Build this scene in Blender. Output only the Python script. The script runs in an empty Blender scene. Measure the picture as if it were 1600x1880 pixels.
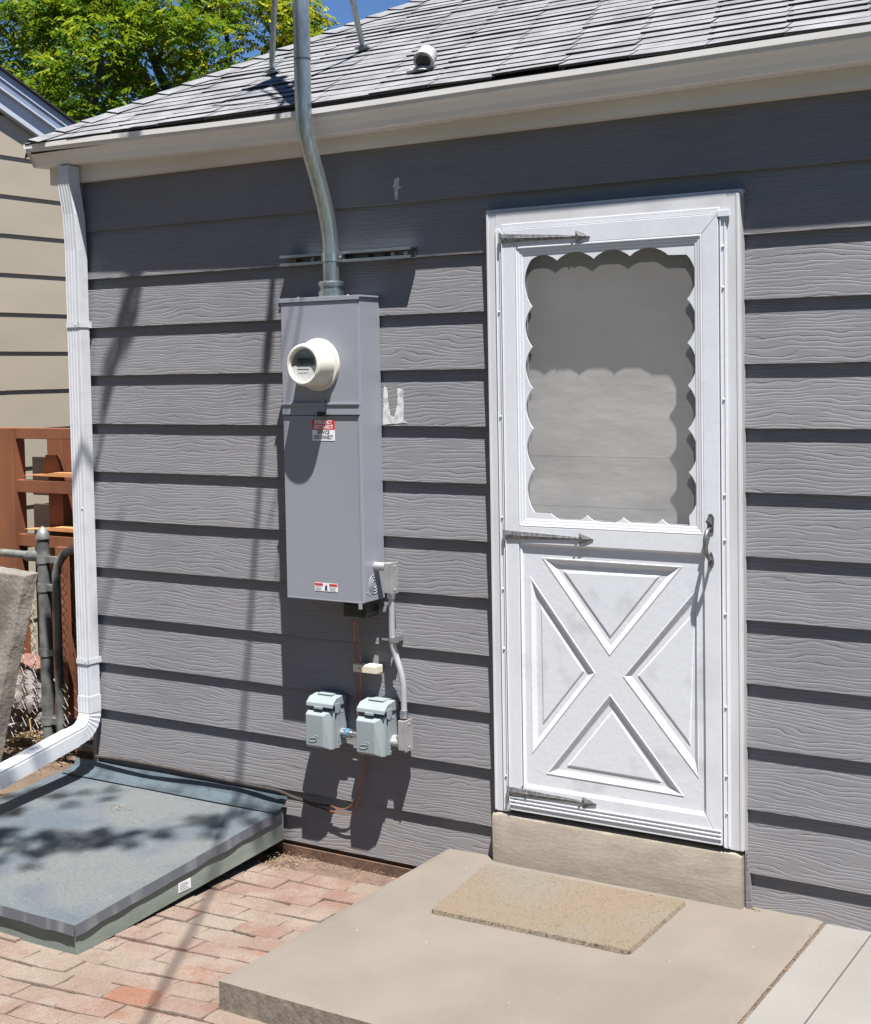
import bpy, bmesh, math, random
from mathutils import Vector, Matrix, noise as mnoise
R = math.radians
sc = bpy.context.scene
C = bpy.context.collection

# ------------------------------------------------------------------ camera
cam = bpy.data.objects.new('camera', bpy.data.cameras.new('camera')); C.objects.link(cam)
CAM = Vector((1.50706, -4.25941, 1.81990))
cam.matrix_world = Matrix(((0.84977, -0.011715, 0.527026, CAM.x), (0.526873, 0.0516, -0.848376, CAM.y),
                           (-0.017256, 0.998599, 0.05002, CAM.z), (0, 0, 0, 1)))
cam.data.sensor_fit = 'HORIZONTAL'; cam.data.sensor_width = 36; cam.data.lens = 57.78
cam.data.shift_y = -0.08125
cam.data.clip_start = 0.05; cam.data.clip_end = 500
sc.camera = cam
# ------------------------------------------------------------------ world, sun, exposure
L = Vector((-1.05, 1.0, -3.8)).normalized()          # the way sunlight travels
w = bpy.data.worlds.new('World'); sc.world = w; w.use_nodes = True
nt = w.node_tree; bg = nt.nodes['Background']
sky = nt.nodes.new('ShaderNodeTexSky'); sky.sky_type = 'NISHITA'; sky.sun_disc = False
sky.sun_elevation = math.asin(-L.z); sky.sun_rotation = math.atan2(-L.x, -L.y)
sky.altitude = 2500; sky.air_density = 1.0; sky.dust_density = 0.0; sky.ozone_density = 10.0
nt.links.new(sky.outputs[0], bg.inputs[0]); bg.inputs[1].default_value = 0.05
sl = bpy.data.lights.new('sun', 'SUN'); sl.energy = 5.0; sl.angle = R(0.53); sl.color = (1.0, 0.97, 0.925)
sun = bpy.data.objects.new('sun', sl); C.objects.link(sun)
sun.rotation_euler = L.to_track_quat('-Z', 'Y').to_euler(); sun.location = (6, -6, 20)
sc.view_settings.view_transform = 'Standard'; sc.view_settings.look = 'None'
sc.view_settings.gamma = 1; sc.view_settings.exposure = 1.38
sc.render.engine = 'CYCLES'
sc.cycles.max_bounces = 8; sc.cycles.transparent_max_bounces = 12

random.seed(7)
U = random.uniform
# ------------------------------------------------------------------ materials
def mat(name, col, rough=0.6, metal=0.0, col2=None, nscale=6.0, nlo=0.35, nhi=0.7, bump=0.0, bscale=60.0,
        stretch=(1, 1, 1), spec=0.5, rnd=0.0, fine=0.0, bdist=0.002, detail=5.0):
    """Principled material: two colours mixed by noise, optional fine mottling, per-face random tone and bump."""
    m = bpy.data.materials.new(name); m.use_nodes = True
    n = m.node_tree.nodes; l = m.node_tree.links; b = n['Principled BSDF']
    b.inputs['Roughness'].default_value = rough; b.inputs['Metallic'].default_value = metal
    b.inputs['Specular IOR Level'].default_value = spec
    tc = n.new('ShaderNodeTexCoord'); mp = n.new('ShaderNodeMapping'); mp.inputs['Scale'].default_value = stretch
    l.new(tc.outputs['Object'], mp.inputs[0])
    out = None
    if col2 is None: col2 = tuple(c * 0.86 for c in col)
    tx = n.new('ShaderNodeTexNoise'); tx.inputs['Scale'].default_value = nscale; tx.inputs['Detail'].default_value = detail
    l.new(mp.outputs[0], tx.inputs['Vector'])
    mr = n.new('ShaderNodeMapRange'); mr.inputs[1].default_value = nlo; mr.inputs[2].default_value = nhi
    l.new(tx.outputs['Fac'], mr.inputs[0])
    mx = n.new('ShaderNodeMix'); mx.data_type = 'RGBA'
    l.new(mr.outputs[0], mx.inputs[0]); mx.inputs[6].default_value = (*col, 1); mx.inputs[7].default_value = (*col2, 1)
    out = mx.outputs[2]
    def mul(sock, fac_sock, amt):
        r = n.new('ShaderNodeMapRange'); r.inputs[3].default_value = 1 - amt; r.inputs[4].default_value = 1 + amt
        l.new(fac_sock, r.inputs[0])
        v = n.new('ShaderNodeVectorMath'); v.operation = 'SCALE'
        l.new(sock, v.inputs[0]); l.new(r.outputs[0], v.inputs['Scale']); return v.outputs[0]
    if fine:
        t2 = n.new('ShaderNodeTexNoise'); t2.inputs['Scale'].default_value = bscale * 3; t2.inputs['Detail'].default_value = 3
        l.new(mp.outputs[0], t2.inputs['Vector'])
        r2 = n.new('ShaderNodeMapRange'); r2.inputs[1].default_value = .3; r2.inputs[2].default_value = .7
        l.new(t2.outputs['Fac'], r2.inputs[0]); out = mul(out, r2.outputs[0], fine)
    if rnd:
        at = n.new('ShaderNodeAttribute'); at.attribute_name = 'rnd'
        out = mul(out, at.outputs['Fac'], rnd)
    l.new(out, b.inputs['Base Color'])
    if bump:
        t3 = n.new('ShaderNodeTexNoise'); t3.inputs['Scale'].default_value = bscale; t3.inputs['Detail'].default_value = 6
        l.new(mp.outputs[0], t3.inputs['Vector'])
        bp = n.new('ShaderNodeBump'); bp.inputs['Strength'].default_value = bump; bp.inputs['Distance'].default_value = bdist
        l.new(t3.outputs['Fac'], bp.inputs['Height']); l.new(bp.outputs[0], b.inputs['Normal'])
    return m

def siding_material(name, col, col2, grain=1.0):
    m = bpy.data.materials.new(name); m.use_nodes = True
    n = m.node_tree.nodes; l = m.node_tree.links; b = n['Principled BSDF']
    b.inputs['Roughness'].default_value = 0.6
    b.inputs['Specular IOR Level'].default_value = 0.12
    geo = n.new('ShaderNodeNewGeometry'); at = n.new('ShaderNodeAttribute'); at.attribute_name = 'rnd'
    sp = n.new('ShaderNodeSeparateXYZ'); l.new(geo.outputs['Position'], sp.inputs[0])
    def math_(op, a, b_=None, c=None):
        k = n.new('ShaderNodeMath'); k.operation = op
        for i, v in enumerate((a, b_, c)):
            if v is None: continue
            if isinstance(v, (int, float)): k.inputs[i].default_value = v
            else: l.new(v, k.inputs[i])
        return k.outputs[0]
    off = math_('MULTIPLY', at.outputs['Fac'], 37.0)
    xs = math_('ADD', math_('ADD', sp.outputs['X'], sp.outputs['Y']), off)
    zz = math_('ADD', sp.outputs['Z'], off)
    def noise(fx, fz, scale=1.0, det=2.0):
        cb = n.new('ShaderNodeCombineXYZ'); l.new(math_('MULTIPLY', xs, fx), cb.inputs[0]); l.new(math_('MULTIPLY', zz, fz), cb.inputs[1])
        t = n.new('ShaderNodeTexNoise'); t.inputs['Scale'].default_value = scale; t.inputs['Detail'].default_value = det
        t.inputs['Roughness'].default_value = 0.5
        l.new(cb.outputs[0], t.inputs['Vector']); return t.outputs['Fac']
    warp = math_('ADD', math_('MULTIPLY', noise(2.6, 9.0, 1.0, 2.0), 44.0), math_('MULTIPLY', noise(16.0, 34.0, 1.0, 2.0), 5.0))
    ph = math_('ADD', math_('MULTIPLY', zz, 500.0), warp)
    s = math_('FRACT', math_('MULTIPLY', ph, 0.15915))
    mr = n.new('ShaderNodeMapRange'); mr.interpolation_type = 'SMOOTHSTEP'
    mr.inputs[1].default_value = 0.52; mr.inputs[2].default_value = 0.90; l.new(s, mr.inputs[0])
    m2 = n.new('ShaderNodeMapRange'); m2.interpolation_type = 'SMOOTHSTEP'
    m2.inputs[1].default_value = 0.90; m2.inputs[2].default_value = 1.0; m2.inputs[3].default_value = 1.0; m2.inputs[4].default_value = 0.0; l.new(s, m2.inputs[0])
    msk = n.new('ShaderNodeMapRange'); msk.interpolation_type = 'SMOOTHSTEP'; msk.inputs[1].default_value = 0.34; msk.inputs[2].default_value = 0.52
    l.new(noise(5.0, 60.0, 1.0, 1.0), msk.inputs[0])
    h = math_('MULTIPLY', math_('MULTIPLY', mr.outputs[0], m2.outputs[0]), msk.outputs[0])
    fine = math_('MULTIPLY', noise(30.0, 420.0, 1.0, 2.0), 0.35)
    hh = math_('ADD', math_('MULTIPLY', h, -1.0), fine)
    bp = n.new('ShaderNodeBump'); bp.inputs['Strength'].default_value = grain; bp.inputs['Distance'].default_value = 0.0009
    l.new(hh, bp.inputs['Height']); l.new(bp.outputs[0], b.inputs['Normal'])
    tx = n.new('ShaderNodeTexNoise'); tx.inputs['Scale'].default_value = 2.2; tx.inputs['Detail'].default_value = 6
    l.new(geo.outputs['Position'], tx.inputs['Vector'])
    r = n.new('ShaderNodeMapRange'); r.inputs[1].default_value = 0.35; r.inputs[2].default_value = 0.7; l.new(tx.outputs['Fac'], r.inputs[0])
    mx = n.new('ShaderNodeMix'); mx.data_type = 'RGBA'; l.new(r.outputs[0], mx.inputs[0])
    mx.inputs[6].default_value = (*col, 1); mx.inputs[7].default_value = (*col2, 1)
    rr = n.new('ShaderNodeMapRange'); rr.inputs[3].default_value = 0.95; rr.inputs[4].default_value = 1.05; l.new(at.outputs['Fac'], rr.inputs[0])
    v = n.new('ShaderNodeVectorMath'); v.operation = 'SCALE'; l.new(mx.outputs[2], v.inputs[0]); l.new(rr.outputs[0], v.inputs['Scale'])
    dz = n.new('ShaderNodeMapRange'); dz.inputs[1].default_value = 0.40; dz.inputs[2].default_value = 0.0; l.new(sp.outputs['Z'], dz.inputs[0])
    dn = n.new('ShaderNodeMapRange'); dn.inputs[1].default_value = 0.35; dn.inputs[2].default_value = 0.65; l.new(noise(9.0, 22.0, 1.0, 6.0), dn.inputs[0])
    dm_ = n.new('ShaderNodeMix'); dm_.data_type = 'RGBA'; l.new(math_('MULTIPLY', math_('MULTIPLY', dz.outputs[0], dn.outputs[0]), 0.45), dm_.inputs[0])
    l.new(v.outputs[0], dm_.inputs[6]); dm_.inputs[7].default_value = (0.20, 0.165, 0.135, 1)
    l.new(dm_.outputs[2], b.inputs['Base Color'])
    return m

M = {}
M['siding'] = siding_material('grey_siding_paint', (0.184, 0.182, 0.194), (0.165, 0.163, 0.174))
M['fascia'] = mat('cream_fascia_paint', (0.64, 0.61, 0.565), 0.5, col2=(0.56, 0.52, 0.465), nscale=2.0, stretch=(1, 3, 5))
M['gutter'] = mat('gutter_enamel', (0.62, 0.61, 0.60), 0.4, col2=(0.56, 0.545, 0.53), nscale=2.5, stretch=(1, 3, 6))
M['downspout'] = mat('white_downspout_enamel', (0.53, 0.545, 0.58), 0.38, col2=(0.42, 0.435, 0.465), nscale=14, nlo=.5, nhi=.85)
M['white'] = mat('white_door_paint', (0.555, 0.57, 0.605), 0.34, col2=(0.51, 0.523, 0.555), nscale=7, nlo=.5, nhi=.75, bump=.12, bscale=30, detail=9, fine=.03)
M['panelwhite'] = mat('worn_white_door_paint', (0.55, 0.567, 0.605), 0.38, col2=(0.45, 0.466, 0.50), nscale=7, nlo=.56, nhi=.70, bump=.3, bscale=55, detail=11)
M['trim'] = mat('white_trim_paint', (0.535, 0.54, 0.565), 0.45, col2=(0.45, 0.445, 0.46), nscale=9, bump=.2, bscale=40, stretch=(1, 1, .3))
M['innerdoor'] = mat('grey_inner_door_paint', (0.60, 0.595, 0.59), 0.5, col2=(0.46, 0.455, 0.45), nscale=2.6, nlo=.38, nhi=.66, stretch=(1, 1, 2.2), bump=.25, bscale=5, bdist=.02)
M['jamb'] = mat('jamb_paint', (0.30, 0.29, 0.29), 0.6)
M['concrete'] = mat('tan_concrete', (0.150, 0.128, 0.107), 0.9, col2=(0.128, 0.109, 0.091), nscale=3.5, nlo=.35, nhi=.65, bump=.5, bscale=120, fine=.16, detail=10)
M['sill'] = mat('tan_sill_concrete', (0.27, 0.232, 0.19), 0.9, col2=(0.215, 0.185, 0.15), nscale=9, bump=.35, bscale=30, stretch=(1, 1, 3), fine=.10, bdist=.003)
M['walk'] = mat('pale_walk_concrete', (0.18, 0.171, 0.160), 0.9, col2=(0.155, 0.147, 0.137), nscale=3, bump=.4, bscale=140, fine=.10)
M['roughedge'] = mat('rough_cast_concrete', (0.20, 0.168, 0.135), 0.95, col2=(0.13, 0.108, 0.085), nscale=22, bump=.7, bscale=45, fine=.2, bdist=.004)
M['found'] = mat('brown_foundation', (0.12, 0.068, 0.042), 0.95, col2=(0.07, 0.04, 0.026), nscale=10, bump=.8, bscale=40, bdist=.005)
M['soil'] = mat('soil', (0.075, 0.048, 0.034), 0.97, col2=(0.12, 0.085, 0.06), nscale=7, bump=1.0, bscale=50, fine=.3, bdist=.01)
M['yard'] = mat('yard_turf', (0.030, 0.042, 0.018), 0.97, col2=(0.05, 0.045, 0.028), nscale=4)
M['sand'] = mat('joint_sand', (0.135, 0.088, 0.065), 0.97, col2=(0.085, 0.055, 0.04), nscale=18, bump=1.0, bscale=70, fine=.3, bdist=.006)
M['shingle'] = mat('grey_asphalt_shingle', (0.205, 0.208, 0.218), 0.9, col2=(0.125, 0.127, 0.134), nscale=9, detail=12, bump=.9, bscale=330, fine=.45, rnd=.03, bdist=.002)
M['shingle_edge'] = mat('shingle_edge', (0.022, 0.021, 0.022), 0.9)
M['felt'] = mat('roof_felt', (0.03, 0.027, 0.027), 0.9)
M['box'] = mat('grey_cabinet_enamel', (0.232, 0.243, 0.278), 0.36, col2=(0.222, 0.232, 0.266), nscale=1.5, bump=.05, bscale=260)
M['galv'] = mat('galvanized_steel', (0.42, 0.46, 0.47), 0.33, 0.85, col2=(0.24, 0.27, 0.275), nscale=9, nlo=.42, nhi=.62, stretch=(1, 1, .25), fine=.15, bscale=40)
M['zinc'] = mat('bright_zinc', (0.62, 0.64, 0.66), 0.28, 0.95, col2=(0.48, 0.5, 0.52), nscale=30)
M['strut'] = mat('strut_zinc', (0.12, 0.115, 0.115), 0.4, 0.9, col2=(0.18, 0.17, 0.16), nscale=16)  # zinc darkened to paint the shade inside the channel; also on the pipe seam
M['darkmetal'] = mat('dark_metal', (0.03, 0.03, 0.03), 0.5, 0.6)
M['die'] = mat('cast_grey_metal', (0.45, 0.45, 0.46), 0.42, 0.55, col2=(0.36, 0.36, 0.37), nscale=20, bump=.2, bscale=120)
M['conduit'] = mat('grey_conduit', (0.42, 0.43, 0.45), 0.42, 0.35, col2=(0.36, 0.37, 0.385), nscale=12)
M['bell'] = mat('blue_grey_box_enamel', (0.235, 0.270, 0.285), 0.42, col2=(0.205, 0.238, 0.250), nscale=6, bump=.12, bscale=150)
M['cream'] = mat('cream_plastic', (0.55, 0.53, 0.475), 0.3, col2=(0.52, 0.50, 0.445), nscale=3)
M['beige'] = mat('beige_plastic', (0.60, 0.55, 0.44), 0.5)
M['black'] = mat('black_plastic', (0.012, 0.013, 0.013), 0.25)
M['faceplate'] = mat('meter_face', (0.14, 0.145, 0.14), 0.6)
M['card'] = mat('meter_card', (0.62, 0.62, 0.64), 0.5)
M['lcd'] = mat('meter_display', (0.01, 0.011, 0.011), 0.3)
M['red'] = mat('sticker_red', (0.50, 0.03, 0.03), 0.5)
M['sticker'] = mat('sticker_white', (0.72, 0.72, 0.75), 0.5)
M['ink'] = mat('ink', (0.02, 0.02, 0.025), 0.6)
M['whiteink'] = mat('white_ink', (0.75, 0.72, 0.72), 0.6)
M['copper'] = mat('copper_wire', (0.34, 0.14, 0.085), 0.45, 0.5, col2=(0.20, 0.10, 0.07), nscale=30)
M['bronze'] = mat('weathered_cable', (0.045, 0.033, 0.028), 0.8, col2=(0.02, 0.017, 0.015), nscale=30)
M['blue'] = mat('blue_ring', (0.03, 0.25, 0.5), 0.4)
M['hinge'] = mat('hammered_hinge', (0.23, 0.23, 0.24), 0.5, 0.5, col2=(0.12, 0.12, 0.125), nscale=70, nlo=.42, nhi=.62, bump=.5, bscale=170)
M['handle'] = mat('door_pull_metal', (0.13, 0.13, 0.135), 0.32, 0.8, col2=(0.30, 0.29, 0.29), nscale=25)
M['hatch'] = mat('weathered_hatch_paint', (0.062, 0.077, 0.094), 0.7, col2=(0.094, 0.102, 0.104), nscale=3.6, nlo=.40, nhi=.60, bump=.4, bscale=34, fine=.16, bdist=.005, detail=12)
M['hatchedge'] = mat('hatch_edge_paint', (0.085, 0.092, 0.108), 0.6, col2=(0.16, 0.17, 0.175), nscale=24, nlo=.5, nhi=.7, stretch=(1, .6, .1))
M['hatchgreen'] = mat('sage_frame_paint', (0.20, 0.235, 0.21), 0.7, col2=(0.14, 0.165, 0.145), nscale=5, stretch=(1, 1, 3), bump=.3)
M['flash'] = mat('blue_grey_flashing', (0.060, 0.082, 0.098), 0.6, col2=(0.026, 0.036, 0.044), nscale=8, nlo=.45, nhi=.65, bump=.5, bscale=20, bdist=.006)
M['matfib'] = mat('coir_mat_fibre', (0.134, 0.104, 0.073), 0.98, col2=(0.128, 0.110, 0.088), nscale=3.2, nlo=.42, nhi=.62, bump=.6, bscale=260, fine=.22, bdist=.003)
M['beigeside'] = mat('beige_siding_paint', (0.37, 0.325, 0.255), 0.6, col2=(0.335, 0.295, 0.23), nscale=3, stretch=(1, .5, 2), rnd=.04)
M['rake'] = mat('white_rake_paint', (0.52, 0.56, 0.64), 0.45, col2=(0.44, 0.48, 0.55), nscale=5)
M['raketrim'] = mat('blue_grey_rake_paint', (0.24, 0.29, 0.39), 0.45, col2=(0.20, 0.24, 0.32), nscale=6)  # blue grey puts the upper rake band's shade into its colour
M['stain'] = mat('red_brown_stain', (0.21, 0.075, 0.034), 0.7, col2=(0.12, 0.042, 0.02), nscale=5, stretch=(1, 1, .4), bump=.4, bscale=30)
M['darkstain'] = mat('dark_brown_stain', (0.045, 0.024, 0.016), 0.8, col2=(0.028, 0.016, 0.012), nscale=6)  # very dark brown standing in for shade behind the railing
M['rawwood'] = mat('orange_raw_wood', (0.55, 0.25, 0.10), 0.8, col2=(0.40, 0.16, 0.06), nscale=20, stretch=(.3, 1, 3))
M['fencepipe'] = mat('fence_pipe', (0.24, 0.25, 0.25), 0.55, 0.5, col2=(0.12, 0.125, 0.12), nscale=12, nlo=.4, nhi=.6)
M['fencewire'] = mat('fence_wire', (0.20, 0.18, 0.16), 0.6, 0.5)
M['oldslab'] = mat('old_concrete_slab', (0.20, 0.185, 0.165), 0.95, col2=(0.09, 0.08, 0.07), nscale=4, nlo=.4, nhi=.62, bump=.9, bscale=50, fine=.2, bdist=.006)
M['rock'] = mat('rock', (0.10, 0.085, 0.085), 0.95, col2=(0.19, 0.165, 0.16), nscale=10, bump=.8, bscale=40, bdist=.008)
M['pinkrock'] = mat('pink_rock', (0.20, 0.10, 0.08), 0.95, col2=(0.13, 0.07, 0.06), nscale=10, bump=.8, bscale=40, bdist=.008)
M['straw'] = mat('dry_litter', (0.22, 0.165, 0.095), 0.95, col2=(0.13, 0.08, 0.045), nscale=30, rnd=.4)
M['bark'] = mat('bark', (0.055, 0.045, 0.035), 0.95, col2=(0.10, 0.085, 0.07), nscale=14, bump=1.0, bscale=20, bdist=.02)
M['patch'] = mat('bare_primer', (0.46, 0.455, 0.45), 0.7, col2=(0.24, 0.24, 0.25), nscale=45, nlo=.45, nhi=.7, bump=.5, bscale=60)
M['vent'] = mat('roof_fitting_paint', (0.36, 0.355, 0.35), 0.5, col2=(0.20, 0.19, 0.18), nscale=30)
M['cable'] = mat('black_cable', (0.02, 0.02, 0.02), 0.6)

def brick_material():
    m = bpy.data.materials.new('worn_brick'); m.use_nodes = True
    n = m.node_tree.nodes; l = m.node_tree.links; b = n['Principled BSDF']; b.inputs['Roughness'].default_value = .95
    at = n.new('ShaderNodeAttribute'); at.attribute_name = 'rnd'
    cr = n.new('ShaderNodeValToRGB'); e = cr.color_ramp.elements
    e[0].color = (0.154, 0.081, 0.059, 1); e[1].color = (0.164, 0.136, 0.105, 1)
    for p, c in ((.04, (0.165, 0.078, 0.048, 1)), (.10, (0.140, 0.081, 0.063, 1)), (.4, (0.158, 0.098, 0.077, 1)), (.75, (0.150, 0.108, 0.084, 1))):
        k = e.new(p); k.color = c
    e[0].color = (0.185, 0.070, 0.036, 1)
    l.new(at.outputs['Fac'], cr.inputs[0])
    geo = n.new('ShaderNodeNewGeometry')
    t = n.new('ShaderNodeTexNoise'); t.inputs['Scale'].default_value = 4.5; t.inputs['Detail'].default_value = 9; t.inputs['Roughness'].default_value = .65
    l.new(geo.outputs['Position'], t.inputs['Vector'])
    r = n.new('ShaderNodeMapRange'); r.inputs[1].default_value = .44; r.inputs[2].default_value = .60; r.inputs[4].default_value = .88; l.new(t.outputs['Fac'], r.inputs[0])
    mx = n.new('ShaderNodeMix'); mx.data_type = 'RGBA'; l.new(r.outputs[0], mx.inputs[0]); l.new(cr.outputs[0], mx.inputs[6])
    mx.inputs[7].default_value = (0.182, 0.146, 0.119, 1)
    t2 = n.new('ShaderNodeTexNoise'); t2.inputs['Scale'].default_value = 130; t2.inputs['Detail'].default_value = 4; l.new(geo.outputs['Position'], t2.inputs['Vector'])
    r2 = n.new('ShaderNodeMapRange'); r2.inputs[1].default_value = .3; r2.inputs[2].default_value = .7; r2.inputs[3].default_value = .8; r2.inputs[4].default_value = 1.18
    l.new(t2.outputs['Fac'], r2.inputs[0])
    v = n.new('ShaderNodeVectorMath'); v.operation = 'SCALE'; l.new(mx.outputs[2], v.inputs[0]); l.new(r2.outputs[0], v.inputs['Scale'])
    l.new(v.outputs[0], b.inputs['Base Color'])
    bp = n.new('ShaderNodeBump'); bp.inputs['Distance'].default_value = .004; bp.inputs['Strength'].default_value = .8
    l.new(t2.outputs['Fac'], bp.inputs['Height']); l.new(bp.outputs[0], b.inputs['Normal'])
    return m
M['brick'] = brick_material()

def leaf_material(name, a, c):
    m = bpy.data.materials.new(name); m.use_nodes = True
    n = m.node_tree.nodes; l = m.node_tree.links
    b = n['Principled BSDF']; b.inputs['Roughness'].default_value = .45
    at = n.new('ShaderNodeAttribute'); at.attribute_name = 'rnd'
    mx = n.new('ShaderNodeMix'); mx.data_type = 'RGBA'; l.new(at.outputs['Fac'], mx.inputs[0])
    mx.inputs[6].default_value = (*a, 1); mx.inputs[7].default_value = (*c, 1)
    l.new(mx.outputs[2], b.inputs['Base Color'])
    tr = n.new('ShaderNodeBsdfTranslucent'); l.new(mx.outputs[2], tr.inputs[0])
    ms = n.new('ShaderNodeMixShader'); ms.inputs[0].default_value = .45
    l.new(b.outputs[0], ms.inputs[1]); l.new(tr.outputs[0], ms.inputs[2]); l.new(ms.outputs[0], n['Material Output'].inputs[0])
    return m
M['leaf'] = leaf_material('tree_leaf', (0.045, 0.125, 0.010), (0.28, 0.33, 0.014))
M['leaf2'] = leaf_material('tree_leaf_yellow', (0.08, 0.17, 0.010), (0.50, 0.45, 0.015))

def screen_material():
    m = bpy.data.materials.new('insect_screen'); m.use_nodes = True
    n = m.node_tree.nodes; l = m.node_tree.links
    d = n.new('ShaderNodeBsdfDiffuse'); d.inputs[0].default_value = (0.25, 0.243, 0.236, 1)
    t = n.new('ShaderNodeBsdfTransparent'); ms = n.new('ShaderNodeMixShader'); ms.inputs[0].default_value = .40
    l.new(t.outputs[0], ms.inputs[1]); l.new(d.outputs[0], ms.inputs[2]); l.new(ms.outputs[0], n['Material Output'].inputs[0])
    n.remove(n['Principled BSDF']); return m
M['screen'] = screen_material()

# ------------------------------------------------------------------ mesh helpers
class MB:
    def __init__(s): s.v = []; s.f = []; s.mi = []; s.r = []
    def add(s, vs, fs, mi=0, rnd=None):
        o = len(s.v); s.v += [tuple(v) for v in vs]
        if rnd is None: rnd = 0.5
        for f in fs: s.f.append([i + o for i in f]); s.mi.append(mi); s.r.append(rnd)
        return s
    def box(s, x0, x1, y0, y1, z0, z1, mi=0, rnd=None):
        vs = [(x, y, z) for z in (z0, z1) for y in (y0, y1) for x in (x0, x1)]
        return s.add(vs, [(0, 2, 3, 1), (4, 5, 7, 6), (0, 1, 5, 4), (2, 6, 7, 3), (0, 4, 6, 2), (1, 3, 7, 5)], mi, rnd)
    def hexa(s, vs, mi=0, rnd=None):   # 4 bottom, 4 top, both counter-clockwise from above
        return s.add(vs, [(3, 2, 1, 0), (4, 5, 6, 7), (0, 1, 5, 4), (1, 2, 6, 5), (2, 3, 7, 6), (3, 0, 4, 7)], mi, rnd)
    def prism(s, poly, axis, a, b, mi=0, rnd=None):
        """polygon of (p,q) in the plane normal to axis, extruded from a to b"""
        def P(p, q, t): return {'x': (t, p, q), 'y': (p, t, q), 'z': (p, q, t)}[axis]
        n = len(poly); vs = [P(p, q, a) for p, q in poly] + [P(p, q, b) for p, q in poly]
        return s.add(vs, [list(range(n))[::-1], list(range(n, 2 * n))] + [(i, (i + 1) % n, n + (i + 1) % n, n + i) for i in range(n)], mi, rnd)
    def tube(s, pts, r, n=10, mi=0, cap=True, rnd=None, flat=None):
        """round (or oval) tube along points; r a number or a list"""
        pts = [Vector(p) for p in pts]; rs = r if isinstance(r, (list, tuple)) else [r] * len(pts)
        vs = []; up = None
        for i, p in enumerate(pts):
            t = (pts[min(i + 1, len(pts) - 1)] - pts[max(i - 1, 0)]).normalized()
            if up is None:
                up = Vector((0, 0, 1)) if abs(t.z) < .9 else Vector((1, 0, 0))
            sd = t.cross(up).normalized(); up = sd.cross(t).normalized()
            for k in range(n):
                a = 2 * math.pi * k / n; vs.append(p + (sd * math.cos(a) + up * math.sin(a)) * rs[i])
        fs = [(i * n + k, i * n + (k + 1) % n, (i + 1) * n + (k + 1) % n, (i + 1) * n + k) for i in range(len(pts) - 1) for k in range(n)]
        if cap: fs += [list(range(n))[::-1], list(range((len(pts) - 1) * n, len(pts) * n))]
        return s.add(vs, fs, mi, rnd)
    def lathe(s, prof, o, axis='y', n=40, mi=0):
        """profile of (radius, distance along -y or +z) around o"""
        vs = []
        for r, h in prof:
            for k in range(n):
                a = 2 * math.pi * k / n; c, q = r * math.cos(a), r * math.sin(a)
                vs.append((o[0] + c, o[1] - h, o[2] + q) if axis == 'y' else ((o[0] + c, o[1] + q, o[2] + h) if axis == 'z' else (o[0] + h, o[1] + c, o[2] + q)))
        m = len(prof)
        fs = [(i * n + k, i * n + (k + 1) % n, (i + 1) * n + (k + 1) % n, (i + 1) * n + k) for i in range(m - 1) for k in range(n)]
        fs += [list(range(n))[::-1], list(range((m - 1) * n, m * n))]
        return s.add(vs, fs, mi)
    def rings(s, x0, x1, z0, z1, steps, mi=0, fill=False):
        """rectangle in the wall plane, lofted through (inset, y) steps"""
        vs = []
        for ins, y in steps:
            vs += [(x0 + ins, y, z0 + ins), (x1 - ins, y, z0 + ins), (x1 - ins, y, z1 - ins), (x0 + ins, y, z1 - ins)]
        fs = [(4 * i + k, 4 * i + (k + 1) % 4, 4 * i + 4 + (k + 1) % 4, 4 * i + 4 + k) for i in range(len(steps) - 1) for k in range(4)]
        if fill: q = 4 * (len(steps) - 1); fs.append((q, q + 1, q + 2, q + 3))
        return s.add(vs, fs, mi)
    def build(s, name, m, parent=None, smooth=False, bevel=0, recalc=True, seg=2):
        me = bpy.data.meshes.new(name)
        off = Vector((0, 0, 0))
        if parent is not None:
            q = parent
            while q is not None: off += q.location; q = q.parent
        me.from_pydata([Vector(v) - off for v in s.v], [], s.f)
        for k in (m if isinstance(m, (list, tuple)) else [m]): me.materials.append(M[k])
        me.polygons.foreach_set('material_index', s.mi)
        if smooth: me.polygons.foreach_set('use_smooth', [True] * len(s.f))
        at = me.attributes.new('rnd', 'FLOAT', 'FACE'); at.data.foreach_set('value', s.r)
        if recalc:
            bm = bmesh.new(); bm.from_mesh(me); bmesh.ops.recalc_face_normals(bm, faces=bm.faces); bm.to_mesh(me); bm.free()
        if smooth: me.set_sharp_from_angle(angle=R(38))
        me.update()
        o = bpy.data.objects.new(name, me); C.objects.link(o)
        if parent is not None: o.parent = parent
        if bevel:
            b = o.modifiers.new('bevel', 'BEVEL'); b.width = bevel; b.segments = seg; b.limit_method = 'ANGLE'; b.angle_limit = R(35)
            b.harden_normals = False
        return o

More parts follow.
